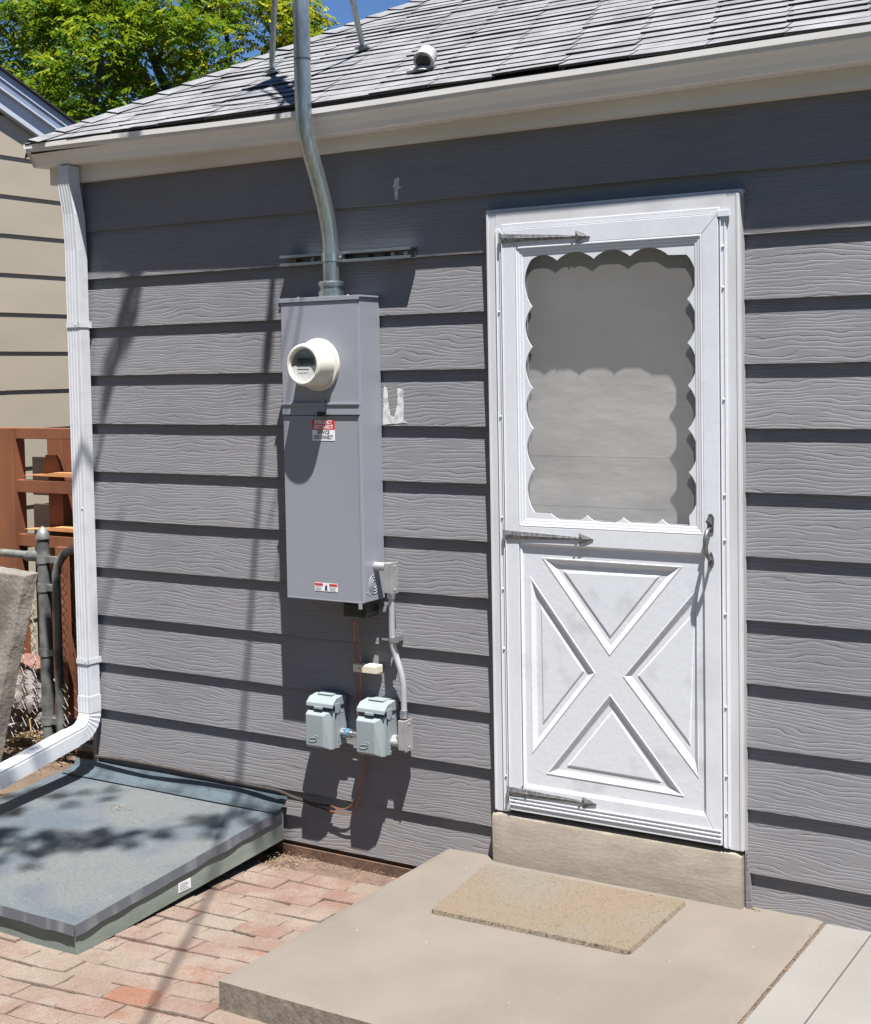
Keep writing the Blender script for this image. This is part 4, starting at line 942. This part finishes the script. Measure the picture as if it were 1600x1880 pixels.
# ================================================================== OUTLET BOXES
def outlet_box(x0, zt, label):
    """weatherproof box: back box, hinged hood cap at the top, bulging flip cover"""
    t = thing('outlet_box', (x0, 0, zt - .2), label, 'outlet box', 'weatherproof outlet boxes under the cabinet')
    W_ = .118; x1 = x0 + W_
    b1 = MB(); b1.box(x0 + .006, x1 - .004, -.052, -.001, zt - .186, zt - .03); b1.tube([(x0 + W_ - .006, -.03, zt - .14), (x0 + W_ + .012, -.03, zt - .14)], .016, 14)
    for zz in (zt - .06, zt - .165): b1.lathe([(.004, 0), (.003, .002)], (x1 - .004, -.03, zz), axis='x', n=8)
    b1.box(x0 + .03, x0 + .05, -.03, -.01, zt - .04, zt - .006)
    b1.build('back_box', 'bell', t, bevel=.005)
    b2 = MB(); b2.box(x0 + .0, x1, -.066, -.051, zt - .192, zt - .034)
    for zz in (zt - .165, zt - .180): b2.lathe([(.003, 0), (.0025, .002)], (x1, -.059, zz), axis='x', n=8)
    b2.build('cover_frame', 'bell', t, bevel=.003)
    # bulging cover
    b3 = MB(); yb, yf = -.066, -.108; zt2, zb2 = zt - .040, zt - .196
    A_ = [(x0 - .002, yb, zb2 + .004), (x1 - .006, yb, zb2 + .004), (x1 - .006, yb, zt2), (x0 - .002, yb, zt2)]
    Bm = [(x0 - .002, yb - .018, zb2 + .001), (x1 - .006, yb - .018, zb2 + .001), (x1 - .006, yb - .010, zt2 - .004), (x0 - .002, yb - .010, zt2 - .004)]
    Cm = [(x0 + .001, yf, zb2 + .012), (x1 - .038, yf, zb2 + .012), (x1 - .038, yf, zt2 - .026), (x0 + .001, yf, zt2 - .026)]
    Cx = [(x0 + .0, yb - .030, zb2 + .003), (x1 - .010, yb - .030, zb2 + .003), (x1 - .010, yb - .022, zt2 - .010), (x0 + .0, yb - .022, zt2 - .010)]
    vs = A_ + Bm + Cx + Cm; b3.add(vs, [(4 * i + j, 4 * i + (j + 1) % 4, 4 * i + 4 + (j + 1) % 4, 4 * i + 4 + j) for i in range(3) for j in range(4)] + [(12, 13, 14, 15), (3, 2, 1, 0)])
    b3o = b3.build('flip_cover', 'bell', t, bevel=.0025, seg=2)
    # raised swimming-bird mark
    ex_, ez_ = x0 + .034, zt - .160; yy = yf - .0006
    em = MB(); em.tube([(ex_ + .020 * math.cos(a), yy, ez_ + .0075 * math.sin(a) + .003 * math.cos(a)) for a in [R(i * 24 + 20) for i in range(15)]], .0014, 5)
    em.tube([(ex_ + .017, yy, ez_ + .006), (ex_ + .021, yy, ez_ + .014), (ex_ + .017, yy, ez_ + .018), (ex_ + .013, yy, ez_ + .015)], .0014, 5)
    em.build('bird_emblem', 'bell', b3o)
    b4 = MB(); z_ = zt
    b4.prism([(-.001, z_ - .004), (-.02, z_ + .003), (-.074, z_ - .004), (-.096, z_ - .022), (-.098, z_ - .036), (-.093, z_ - .036), (-.089, z_ - .028), (-.060, z_ - .032), (-.001, z_ - .034)], 'x', x0 - .003, x1 + .001)
    b4.box(x0 + .022, x1 - .03, -.058, -.014, z_ + .001, z_ + .0055)
    b4.box(x0 + .035, x1 - .045, -.101, -.094, z_ - .044, z_ - .034)
    for px_ in (x0 + .05, x1 - .02): b4.lathe([(.004, 0), (.003, .0025)], (px_, -.022, z_ + .005), axis='z', n=8)
    b4.prism([(-.046, z_ - .02), (-.078, z_ - .022), (-.078, z_ - .055), (-.060, z_ - .062), (-.046, z_ - .045)], 'x', x1 - .0005, x1 + .002)
    b4.build('hinge_cap', 'bell', t, bevel=.002)
    return t
zL = 0.607; xL_ = -1.672
o1 = outlet_box(xL_ + .002, zL, 'left pale blue grey outlet box with hinged hood')
o2 = copy_tree(o1); zR = 0.61; xR_ = -1.44
o2.location = (xR_ + .002, 0, zR - .2); o2['label'] = 'right pale blue grey outlet box, nearest the conduit elbow'
cn = thing('conduit_nipple', (-1.5, -.03, .47), 'short conduit nipple with a blue ring joining the two outlet boxes', 'pipe nipple')
xa = xL_ + .118; zz = zL - .14
c1 = MB(); c1.tube([(xa + .0, -.03, zz), (xR_ + .008, -.03, zz - .002)], .0115, 14); c1.build('nipple', 'zinc', cn, smooth=True)
c1 = MB(); c1.tube([(xa + .004, -.03, zz), (xa + .022, -.03, zz)], .0175, 6); c1.tube([(xa + .030, -.03, zz), (xa + .042, -.03, zz)], .0165, 14); c1.build('locknut', 'zinc', cn)
c1 = MB(); c1.tube([(xa + .0225, -.03, zz), (xa + .0295, -.03, zz)], .0172, 14); c1.build('blue_ring', 'blue', cn, smooth=True)
# ================================================================== GROUND WIRES
tb = thing('bonding_terminal', (-1.44, -.03, .75), 'small beige bonding terminal block holding the two copper wires', 'terminal block')
tx0, tx1 = -1.49, -1.375; tz = 0.722
q_ = MB(); q_.box(tx0, tx1 - .008, -.046, -.004, tz - .015, tz + .015); q_.build('block', 'beige', tb, bevel=.003)
q_ = MB(); q_.box(tx0 + .045, tx1 - .006, -.052, -.046, tz - .012, tz + .012); q_.lathe([(.003, 0), (.003, .001)], (tx0 + .028, -.046, tz), n=8, mi=1); q_.build('terminal_cover', ['beige', 'ink'], tb, bevel=.002)
wt = thing('copper_wire', (-1.45, -.02, .9), 'pair of thin copper ground wires hanging below the cabinet', 'wire')
for k_, pts in enumerate(([(-1.476, -0.05, 0.904), (-1.49, -0.03, 0.834), (-1.493, -0.028, 0.741), (-1.498, -0.02, 0.667), (-1.498, -0.015, 0.583), (-1.484, -0.014, 0.399), (-1.483, -0.014, 0.316), (-1.501, -0.016, 0.241), (-1.527, -0.02, 0.191), (-1.568, -0.02, 0.168), (-1.625, -0.018, 0.169)],
                      [(-1.471, -0.05, 0.904), (-1.469, -0.03, 0.852), (-1.468, -0.028, 0.743), (-1.474, -0.02, 0.669), (-1.476, -0.015, 0.586), (-1.471, -0.014, 0.4), (-1.473, -0.014, 0.317), (-1.481, -0.02, 0.245), (-1.509, -0.024, 0.182), (-1.54, -0.024, 0.156), (-1.631, -0.018, 0.151)])):
    q_ = MB(); q_.tube(smooth_path(pts, 5), .0027, 8); q_.build('wire_strand', 'copper', wt, smooth=True)
gc = MB()
gc.tube(smooth_path([(-2.865, -0.02, 0.199), (-2.683, -0.03, 0.209), (-2.497, -0.032, 0.21), (-2.299, -0.022, 0.203), (-2.13, -0.018, 0.196), (-1.988, -0.022, 0.196), (-1.873, -0.03, 0.197), (-1.808, -0.028, 0.183), (-1.748, -0.02, 0.172), (-1.672, -0.018, 0.168), (-1.615, -0.018, 0.17)], 5), [.007] * 41 + [.005] * 10, 8)
gc.tube(smooth_path([(-1.875, -0.02, 0.183), (-1.789, -0.018, 0.176), (-1.725, -0.016, 0.162), (-1.632, -0.016, 0.15)], 5), .0035, 6)
tag(gc.build('ground_cable', 'bronze', smooth=True), 'sagging dark ground cable stapled along the wall above the hatch', 'cable')
# ================================================================== ROOF FITTING
rp = Vector((-1.2, .06, rz(.06) + .012))
rv_ = thing('roof_floodlight', rp, 'small white weathered fixture bolted on the shingles near the eave', 'roof fixture')
def rq(*v): return rp + Vector(v) * .52
q_ = MB(); q_.tube([rq(.000, .06, .125), rq(.018, -.03, .055)], [.036, .038], 18); q_.tube([rq(-.006, .085, .142), rq(.000, .06, .125)], [.018, .036], 18); q_.build('lamp_housing', 'vent', rv_, smooth=True)
q_ = MB(); q_.tube([rq(.0183, -.0315, .0535), rq(.0190, -.034, .051)], .028, 18); q_.build('lamp_front', 'darkmetal', rv_)
q_ = MB(); q_.tube([rp, rq(0, 0, .03)], [.028, .018], 14); q_.tube([rq(0, 0, .01), rq(-.05, .02, .06), rq(-.02, .06, .12)], .009, 10); q_.tube([rq(-.13, -.01, .006), rq(0, 0, .02)], [.006, .012], 8); q_.build('mounting_base', 'vent', rv_)
# ================================================================== NEIGHBOUR HOUSE
nh = thing('beige_house', (-4.8, 1.5, 0), 'neighbouring house with beige lap siding and a white gable rake', 'house')
NX = -4.8; q_ = MB(); ZN = []
zc = 1.752
zl = zc
while zl > -.1: zl -= .2235
k_ = 0; z = zl
def raketop(y): return 3.30 - .42 * (y - 1.14)
while z < 4.8:
    rd = U(0, 1); zt2 = z + .2235
    for a, b in ((-3.0, -.4), (-.4, 1.25), (1.25, 3.1), (3.1, 6.0)):
        yb_ = min(b, 1.14 + (3.36 - z) / .42); 
        if yb_ <= a: continue
        wob = U(-.002, .002)
        q_.add([(NX - .008, a, z + wob), (NX, a, z + wob), (NX - .008, a, zt2), (NX - .008, yb_, z + wob), (NX, yb_, z + wob), (NX - .008, yb_, zt2)], [(0, 1, 4, 3), (1, 2, 5, 4)], 0, rd)
    z = zt2
q_.build('lap_siding', 'beigeside', nh, recalc=False)
q_ = MB(); q_.add([(NX - .02, -3, 0), (NX - .02, 6, 0), (NX - .02, 6, 1.25), (NX - .02, -3, 5.03)], [(0, 1, 2, 3)]); q_.build('wall_core', 'felt', nh, recalc=False)
RA, RB = (-4.745, 1.232, 3.585), (-4.745, 1.819, 3.34)
RS = (RB[2] - RA[2]) / (RB[1] - RA[1])
def rake_strip(x0, x1, zo0, zo1, name, m):
    g_ = MB(); ya, yb = -3.0, 3.0
    def zc_(y): return RA[2] + RS * (y - RA[1])
    g_.hexa([(x0, ya, zc_(ya) + zo0), (x1, ya, zc_(ya) + zo0), (x1, yb, zc_(yb) + zo0), (x0, yb, zc_(yb) + zo0), (x0, ya, zc_(ya) + zo1), (x1, ya, zc_(ya) + zo1), (x1, yb, zc_(yb) + zo1), (x0, yb, zc_(yb) + zo1)])
    return g_.build(name, m, nh, bevel=.003)
rake_strip(NX - .004, NX + .030, -.235, -.125, 'rake_board', 'rake'); rake_strip(NX + .0, NX + .046, -.128, -.02, 'rake_fascia', 'raketrim'); rake_strip(NX, NX + .052, -.135, -.122, 'drip_edge', 'rake')
rake_strip(NX, NX + .052, -.075, -.066, 'drip_edge', 'rake')
rake_strip(NX - 3.0, NX + .060, -.020, -.004, 'roof', 'shingle_edge')
# ================================================================== YARD THINGS IN THE GAP
wr = thing('wooden_railing', (-4.2, .9, 0), 'red brown stained wooden railing with broken slats behind the gate', 'railing')
def yx(px, y): return px
q_ = MB(); xa, xb = -4.502, -4.348; q_.box(xa, xb, .88, .97, -.1, 1.557); q_.build('post', 'stain', wr, bevel=.004)
q_ = MB(); xc = -4.214; q_.box(xc, xc + .11, 1.0, 1.07, -.1, 1.511); q_.build('post', 'stain', wr, bevel=.004)
xr = -3.0
for (za, zb, raw) in ((1.498, 1.556, 0), (1.211, 1.278, 0), (0.922, 0.987, 0)):
    q_ = MB(); q_.box(xb, xr, .905, .945, za, zb); q_.build('rail', 'stain', wr, bevel=.003)
for zz_ in (1.304, 1.016):
    q_ = MB(); q_.prism([(xb + .05, zz_), (xr, zz_ - .012), (xr, zz_ + .022), (xb + .28, zz_ + .018), (xb + .2, zz_ + .008)], 'y', .90, .99); q_.build('broken_slat', 'rawwood', wr)
q_ = MB(); q_.prism([(xc, 1.308), (xc + .14, 1.308), (xc + .10, 1.41), (xc + .02, 1.41)], 'y', .97, .99); q_.build('splice_board', 'stain', wr)
q_ = MB(); q_.box(-3.959, -3.888, .8, .83, 0.408, 0.947); q_.build('leaning_board', 'stain', wr)
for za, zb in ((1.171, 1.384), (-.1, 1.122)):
    q_ = MB(); q_.box(xb - .15, -2.98, 1.15, 1.17, za, zb); q_.build('back_board', 'darkstain', wr, bevel=.003)  # added dark sheets paint the shaded gap behind the railing
# chain link gate
gp = Vector((-3.74, .52, 0))
ga_ = thing('chain_link_gate', gp, 'rusty chain link gate with round top frame beside the downspout', 'gate')
ztop = 1.093
q_ = MB(); q_.tube([(gp.x, gp.y, -.1), (gp.x, gp.y, ztop - .06)], .030, 16); q_.tube([(gp.x, gp.y, ztop - .06), (gp.x, gp.y, ztop - .052), (gp.x, gp.y, ztop - .035), (gp.x, gp.y, ztop - .012), (gp.x, gp.y, ztop)], [.036, .034, .030, .020, .006], 16)
q_.build('post', 'fencepipe', ga_, smooth=True)
for zz_ in (ztop - .16, ztop - .30, ztop - .62, ztop - .96):
    q_ = MB(); q_.tube([(gp.x, gp.y, zz_ - .02), (gp.x, gp.y, zz_ + .02)], .034, 14); q_.box(gp.x + .02, gp.x + .10, gp.y - .012, gp.y + .012, zz_ - .015, zz_ + .015); q_.build('hinge_band', 'fencepipe', ga_)
q_ = MB(); gx0 = gp.x + .085; gx1 = -2.98; gt_ = ztop - .10
arc = [(gx0, gp.y, .03), (gx0, gp.y, gt_ - .16)] + [(gx0 + .15 - .15 * math.cos(R(a)), gp.y, gt_ - .15 + .15 * math.sin(R(a))) for a in range(10, 91, 16)] + [(gx1, gp.y, gt_)]
q_.tube(arc, .021, 12); q_.tube([(gx0, gp.y, .03), (gx1, gp.y, .03)], .02, 10); q_.build('gate_frame', 'fencepipe', ga_, smooth=True)
def chain(mb, x0, x1, z0, z1, y, s=.085):
    nz = int((z1 - z0) / s); nxx = int((x1 - x0) / s) + 1
    for i in range(-1, nxx + 1):
        for sg in (0, 1):
            pts = []
            for j in range(nz * 2 + 1):
                x = x0 + i * s + (s / 2 if (j % 2) ^ sg else 0) + (0 if sg == 0 else 0); zq = z0 + j * s / 2
                if x0 <= x <= x1: pts.append((x + U(-.002, .002), y + (.006 if j % 2 else -.006), zq))
            if len(pts) > 1: mb.tube(pts, .0021, 5)
q_ = MB(); chain(q_, gx0 + .02, gx1, .05, gt_ - .02, gp.y); q_.build('wire_mesh', 'fencewire', ga_, smooth=True)
cf = thing('chain_link_fence', (-4.3, .52, 0), 'chain link fence panel with a steel top rail left of the gate post', 'fence')
rzt = 0.945
q_ = MB(); q_.tube([(-4.75, .52, rzt + .01), (-3.78, .52, rzt)], .020, 12); q_.tube([(-3.85, .52, rzt - .002), (-3.76, .52, rzt)], .027, 12); q_.build('top_rail', 'fencepipe', cf, smooth=True)
q_ = MB(); chain(q_, -4.7, -3.79, .0, rzt - .03, .52); q_.build('wire_mesh', 'fencewire', cf, smooth=True)
# leaning concrete slab
q_ = MB(); a1, a2, a3 = Vector((-3.809, 0.18, 0.925)), Vector((-3.498, 0.18, 0.908)), Vector((-3.596, 0.02, 0.065))
a4 = Vector((-3.929, 0.02, 0.02)); k_ = (-.09 - a3.z) / (a3.z - a2.z); a3 = a3 + (a3 - a2) * k_; k_ = (-.09 - a4.z) / (a4.z - a1.z); a4 = a4 + (a4 - a1) * k_
th_ = Vector((.030, .060, .012))
P_ = [a4, a3, a3 + th_, a4 + th_, a1, a2, a2 + th_, a1 + th_]
q_.hexa(P_)
bmq = bmesh.new(); 
ob_ = q_.build('leaning_slab', 'oldslab', bevel=.004)
sbd = ob_.modifiers.new('sub', 'SUBSURF'); sbd.subdivision_type = 'SIMPLE'; sbd.levels = sbd.render_levels = 4
tx_ = bpy.data.textures.new('slab_clouds', 'CLOUDS'); tx_.noise_scale = .06; dm = ob_.modifiers.new('disp', 'DISPLACE'); dm.texture = tx_; dm.strength = .012; dm.mid_level = .5
tag(ob_, 'grey concrete slab leaning upright at the left edge', 'concrete slab')
# rocks
def rock(c, r, m, lab, sq=(1, 1, .8)):
    bm = bmesh.new(); bmesh.ops.create_icosphere(bm, subdivisions=3, radius=1)
    sd_ = U(0, 50)
    for v in bm.verts:
        k = 1 + .35 * mnoise.noise(v.co * 1.6 + Vector((sd_, 0, 0))) + .1 * mnoise.noise(v.co * 5 + Vector((sd_, 0, 0)))
        v.co = Vector((v.co.x * sq[0], v.co.y * sq[1], v.co.z * sq[2])) * r * k
    me = bpy.data.meshes.new('rock'); bm.to_mesh(me); bm.free(); me.materials.append(M[m])
    o = bpy.data.objects.new('rock', me); C.objects.link(o); o.location = c; tag(o, lab, 'rock', 'rocks heaped behind the fence post')
rock((-4.141, 0.75, 0.27), .12, 'pinkrock', 'pinkish rock on top of the heap behind the fence post')
rock((-4.052, 0.66, 0.189), .15, 'rock', 'large dark rock below the pinkish one')
rock((-3.85, 0.7, 0.015), .10, 'rock', 'dark rock at the foot of the gate', (1.2, 1, .7))
rock((-4.465, 0.95, -0.073), .16, 'rock', 'dark rock behind the dry litter pile', (1.3, 1, .7))
# dry litter
q_ = MB()
def flake(x, y, z, s, rd):
    a = U(0, 6.28); b_ = U(-.5, .5); dx, dy = math.cos(a) * s, math.sin(a) * s; wd = U(.15, .5)
    q_.add([(x, y, z), (x + dx, y + dy, z + b_ * s * .5), (x + dx * .5 - dy * wd, y + dy * .5 + dx * wd, z + abs(b_) * s * .6)], [(0, 1, 2)], 0, rd)
lc_ = Vector((-3.868, 0.521, -0.02))
for _ in range(2600):
    r_ = abs(random.gauss(0, .17)); a = U(0, 6.28); x, y = lc_.x + r_ * math.cos(a) * 1.0, lc_.y + r_ * math.sin(a) * 1.0
    if x > -3.1: continue
    flake(x, y, -.05 + .09 * math.exp(-(r_ / .16) ** 2) + U(0, .015), U(.008, .03), U(0, 1))
for _ in range(260):
    x, y = U(-1.84, -1.15), -abs(random.gauss(0, .05)) - .01
    flake(x, y, gz(x, y) + U(0, .006), U(.004, .012), U(0, 1))
for _ in range(260):
    x, y = -1.80 + random.gauss(0, .05), -.10 + random.gauss(0, .045)
    if y < -.004: flake(x, y, gz(x, y) + U(0, .02), U(.006, .014), U(0, 1))
for _ in range(900):
    x, y = U(-2.9, -1.15), U(-1.9, -.1)
    flake(x, y, gz(x, y) + .002, U(.002, .006), U(0, 1))
for _ in range(160):
    x, y = U(-1.85, -1.6) , 0; y = U(-1.1, -.05); flake(-1.84 + abs(random.gauss(0, .03)), y, gz(-1.8, y) + .003, U(.003, .010), U(0, 1))
for _ in range(150):
    flake(.258 + U(-.007, .009), U(-1.3, -.01), .080 + U(0, .007), U(.003, .009), U(0, .6))
for _ in range(26): flake(.03 + U(-.02, .03), -.012 + U(-.015, .0), .088, U(.004, .012), U(0, .4))
for cx_, cy_, n_, sg in ((-2.47, -.30, 90, .035), (-2.62, -.10, 40, .03), (-2.30, -.42, 30, .12), (-2.75, -.5, 60, .2), (-2.2, -.9, 14, .2)):
    for _ in range(n_):
        x, y = cx_ + random.gauss(0, sg), cy_ + random.gauss(0, sg * .7)
        if -3.0 < x < -1.87 and -1.08 < y < -.1: flake(x, y, hz_(y) + .002 + (U(0, .010) if sg < .04 else 0), U(.003, .010), U(0, .8))
for k_ in range(9):
    a = lc_ + Vector((U(-.25, .25), U(-.15, .2), U(.0, .06))); d_ = Vector((U(-.2, .2), U(-.1, .1), U(-.05, .12))); q_.tube([a, a + d_], .004, 4, rnd=.9)
tag(q_.build('dry_litter', 'straw', recalc=False), 'dry leaf and stalk litter scattered on the ground', 'leaf litter', kind='stuff')
# crumbs of pale paint and grit on the pad
q_ = MB()
for _ in range(12):
    x, y = U(-1.1, .24), U(-1.25, -.02); s_ = U(.0008, .002)
    if -.92 < x < -.16 and y > -.56: continue
    q_.box(x - s_, x + s_, y - s_ * .8, y + s_ * .8, .0855, .0885)
tag(q_.build('paint_crumbs', 'patch'), 'tiny pale crumbs scattered on the concrete pad', 'crumbs', kind='stuff')
# ================================================================== TREES
def leaf_cluster(mb, c, n, spread, ln, wd, droop=.5):
    """drooping compound leaves: narrow leaflets in pairs along short stems"""
    for _ in range(n):
        o = c + Vector((random.gauss(0, spread), random.gauss(0, spread), random.gauss(0, spread * .75)))
        a = U(0, 6.28); d = Vector((math.cos(a), math.sin(a), -droop * U(.2, 1.4))).normalized()
        sdv = d.cross(Vector((0, 0, 1))).normalized(); rd = clamp(random.gauss(.42, .28))
        k = 3
        for i in range(k):
            b0 = o + d * (ln * .9 * i / k)
            for sg in (-1, 1):
                t = (d * .55 + sdv * sg * .8 + Vector((0, 0, U(-.55, -.05)))).normalized(); l_ = ln * U(.5, .8)
                w_ = t.cross(Vector((U(-.4, .4), U(-.4, .4), 1))).normalized() * wd
                mb.v += [tuple(b0), tuple(b0 + t * l_ * .45 + w_), tuple(b0 + t * l_), tuple(b0 + t * l_ * .45 - w_)]
                q = len(mb.v); mb.f.append((q - 4, q - 3, q - 2, q - 1)); mb.mi.append(0); mb.r.append(clamp(rd + U(-.12, .12)))
def limb(mb, a, b, r0, r1, bend=.12, n=6):
    a, b = Vector(a), Vector(b); L_ = (b - a).length
    off = [Vector((0, 0, 0))] + [Vector((U(-1, 1), U(-1, 1), U(-.4, .4))) * bend * L_ * .35 for _ in range(n - 1)] + [Vector((0, 0, 0))]
    pts = [a + (b - a) * (i / n) + off[i] for i in range(n + 1)]
    mb.tube(smooth_path(pts, 3), [r0 + (r1 - r0) * (i / (n * 3)) for i in range(n * 3 + 1)], 8); return pts
def tree(base, height, rad, nclump, nleaf, ln, leafm, label, group, seed, lowfrac=.28):
    random.seed(seed); base = Vector(base)
    t = thing('deciduous_tree', base, label, 'tree', group)
    tk = MB(); fork = base + Vector((U(-.3, .3), U(-.3, .3), height * .35)); limb(tk, base, fork, height * .028, height * .02, .05)
    ends = []
    for i in range(9):
        a = 2 * math.pi * i / 9 + U(-.3, .3); rr = rad * U(.35, .9); e = fork + Vector((math.cos(a) * rr, math.sin(a) * rr, height * U(.12, .55)))
        pt = limb(tk, fork, e, height * .012, height * .003, .15)
        for _ in range(5):
            s_ = pt[random.randint(2, 6)]; e2 = s_ + Vector((U(-1, 1), U(-1, 1), U(-.1, .9))) * rad * .42; limb(tk, s_, e2, height * .005, height * .0012, .2, 4); ends.append(e2)
        ends.append(e)
    tk.build('trunk', 'bark', t, smooth=True)
    cr = MB()
    for i in range(nclump):
        if U(0, 1) < .55: c = random.choice(ends) + Vector((U(-1, 1), U(-1, 1), U(-.7, .7))) * rad * .22
        else:
            a = U(0, 6.28); el_ = U(-.5, 1.35); rr = rad * U(.55, 1.0)
            c = Vector((base.x + math.cos(a) * math.cos(el_) * rr, base.y + math.sin(a) * math.cos(el_) * rr, base.z + height * .6 + math.sin(el_) * height * .40))
        leaf_cluster(cr, c, nleaf, rad * U(.05, .11), ln, ln * .12)
    cr.build('crown', leafm, t, recalc=False)
G = 'trees behind the houses'
tb1 = (-13.161, 9.3, 6.504); tb2 = (-10.823, 8.331, 5.4); tb3 = (-12.113, 11.142, 6.714); tb4 = (-18.204, 12.092, 7.014)
tree((tb1[0], tb1[1], -.1), 10.5, 2.7, 155, 44, .17, 'leaf', 'dark green leafy tree at the far left with its black trunk showing', G, 11)
tree((tb3[0], tb3[1], -.1), 9.6, 2.15, 185, 50, .17, 'leaf2', 'yellow green leafy tree just left of the service mast', G, 23)
tree((tb2[0], tb2[1], -.1), 6.6, 2.2, 135, 46, .15, 'leaf', 'mid green tree between the dark tree and the yellow green one', G, 37)
# garden tree standing outside the frame on the left; its branch shades the wall and hatch
random.seed(5)
gt0 = Vector((-5.6, -5.2, -.1)); ty = thing('deciduous_tree', gt0, 'garden tree whose thin branch casts the leafy shadow on the hatch', 'tree')
tk = MB(); top_ = gt0 + Vector((.3, .3, 3.6)); limb(tk, gt0, top_, .20, .15, .05)
def lift(S, t): return Vector(S) - Vector((-1.05, 1.0, -3.8)) * t
b1_ = [lift((-2.603, 0, 2.248), 1.45), lift((-2.70, 0, 1.95), 1.45), lift((-2.80, 0, 1.62), 1.42), lift((-2.84, 0, 1.41), 1.40)]
lv = MB()
def strand(pix, t, rad):
    pts = [lift(p_, t) for p_ in pix]; n_ = (len(pts) - 1) * 5 + 1
    tk.tube(smooth_path(pts, 5), [rad * (1 - .5 * i / n_) for i in range(n_)], 6)
strand([(-2.582, 0.0, 2.313), (-2.603, 0.0, 2.248), (-2.638, 0.0, 2.137), (-2.667, 0.0, 2.026), (-2.72, 0.0, 1.846), (-2.775, 0.0, 1.664), (-2.835, 0.0, 1.433)], .95, .017)
strand([(-2.572, 0.0, 2.246), (-2.628, 0.0, 2.148), (-2.691, 0.0, 2.038), (-2.733, 0.0, 1.915), (-2.747, 0.0, 1.801), (-2.786, 0.0, 1.699), (-2.815, 0.0, 1.618)], .97, .010)
strand([(-2.547, 0.0, 2.289), (-2.556, 0.0, 2.201), (-2.586, 0.0, 2.124), (-2.598, 0.0, 2.046)], .93, .013)
strand([(-2.645, 0.0, 2.272), (-2.638, 0.0, 2.205), (-2.657, 0.0, 2.116)], .98, .009)
strand([(-2.663, 0.0, 2.116), (-2.681, 0.0, 1.981), (-2.691, 0.0, 1.891), (-2.734, 0.0, 1.824)], .96, .012)
limb(tk, top_, lift((-2.835, 0.0, 1.433), .95), .09, .012, .04)
b2_ = [lift(s_, 1.7) for s_ in ((-2.70, 0, 1.22), (-2.80, 0, .9), (-2.85, 0, .68))]
tk.tube(smooth_path(b2_, 4), .011, 6)
b3_ = [lift(s_, 1.5) for s_ in ((-3.2, -.75, .03), (-2.7, -.68, .03), (-2.35, -.55, .05), (-2.1, -.30, .06), (-1.95, -.12, .08))]
limb(tk, top_, b3_[0], .07, .018, .04); tk.tube(smooth_path(b3_, 4), [.014 - .0006 * i for i in range(17)], 6)
limb(tk, top_, (-6.5, -6.5, 7), .08, .02); limb(tk, top_, (-4.5, -6.4, 7.4), .08, .02); limb(tk, top_, (-7, -4, 6.6), .08, .02)
for (S, n_l, sp) in (((-2.95, -.72, .03), 9, .07), ((-2.72, -.70, .03), 9, .06), ((-2.5, -.62, .04), 8, .06), ((-2.33, -.55, .05), 6, .05), ((-2.18, -.45, .05), 5, .045), ((-2.03, -.24, .07), 4, .04), ((-1.93, -.16, .08), 4, .04), ((-2.45, -.78, .03), 3, .05), ((-2.75, -.3, .08), 6, .10), ((-2.98, -.38, .07), 6, .08), ((-3.1, -.95, .02), 8, .09), ((-2.6, -.98, .02), 3, .04)):
    leaf_cluster(lv, lift(S, 1.5), int(n_l * 1.8), sp, .085, .013, .3)
for S in ((-2.60, 0, 2.2), (-2.66, 0, 2.05), (-2.70, 0, 1.9)): leaf_cluster(lv, lift(S, .95), 2, .03, .06, .010, .3)
for c in ((-6.5, -6.5, 7), (-4.6, -6.4, 7.3), (-7, -4, 6.6), (-6, -5.4, 7.6)):
    for _ in range(12): leaf_cluster(lv, Vector(c) + Vector((U(-1, 1), U(-1, 1), U(-.6, .6))), 18, .2, .12, .02)
tk.build('trunk', 'bark', ty, smooth=True); lv.build('crown', 'leaf', ty, recalc=False)

# added out of view behind the photographer: a leaf bank that blocks low sky
random.seed(3)
hg = thing('hedge', (2, -11, -.1), 'tall dark evergreen hedge across the yard behind the photographer', 'hedge')
hl = MB()
for _ in range(9000):
    c = Vector((U(-18, 20), -11.2 + random.gauss(0, .45), U(0, 1) ** .8 * 6.6)); a = Vector((U(-1, 1), U(-1, 1), U(-1, 1))).normalized() * U(.12, .28); b = a.cross(Vector((U(-1, 1), U(-1, 1), U(-1, 1)))).normalized() * U(.10, .22)
    hl.v += [tuple(c - a), tuple(c + b), tuple(c + a), tuple(c - b)]; q = len(hl.v); hl.f.append((q - 4, q - 3, q - 2, q - 1)); hl.mi.append(0); hl.r.append(U(0, .35))
hl.build('foliage', 'leaf', hg, recalc=False)
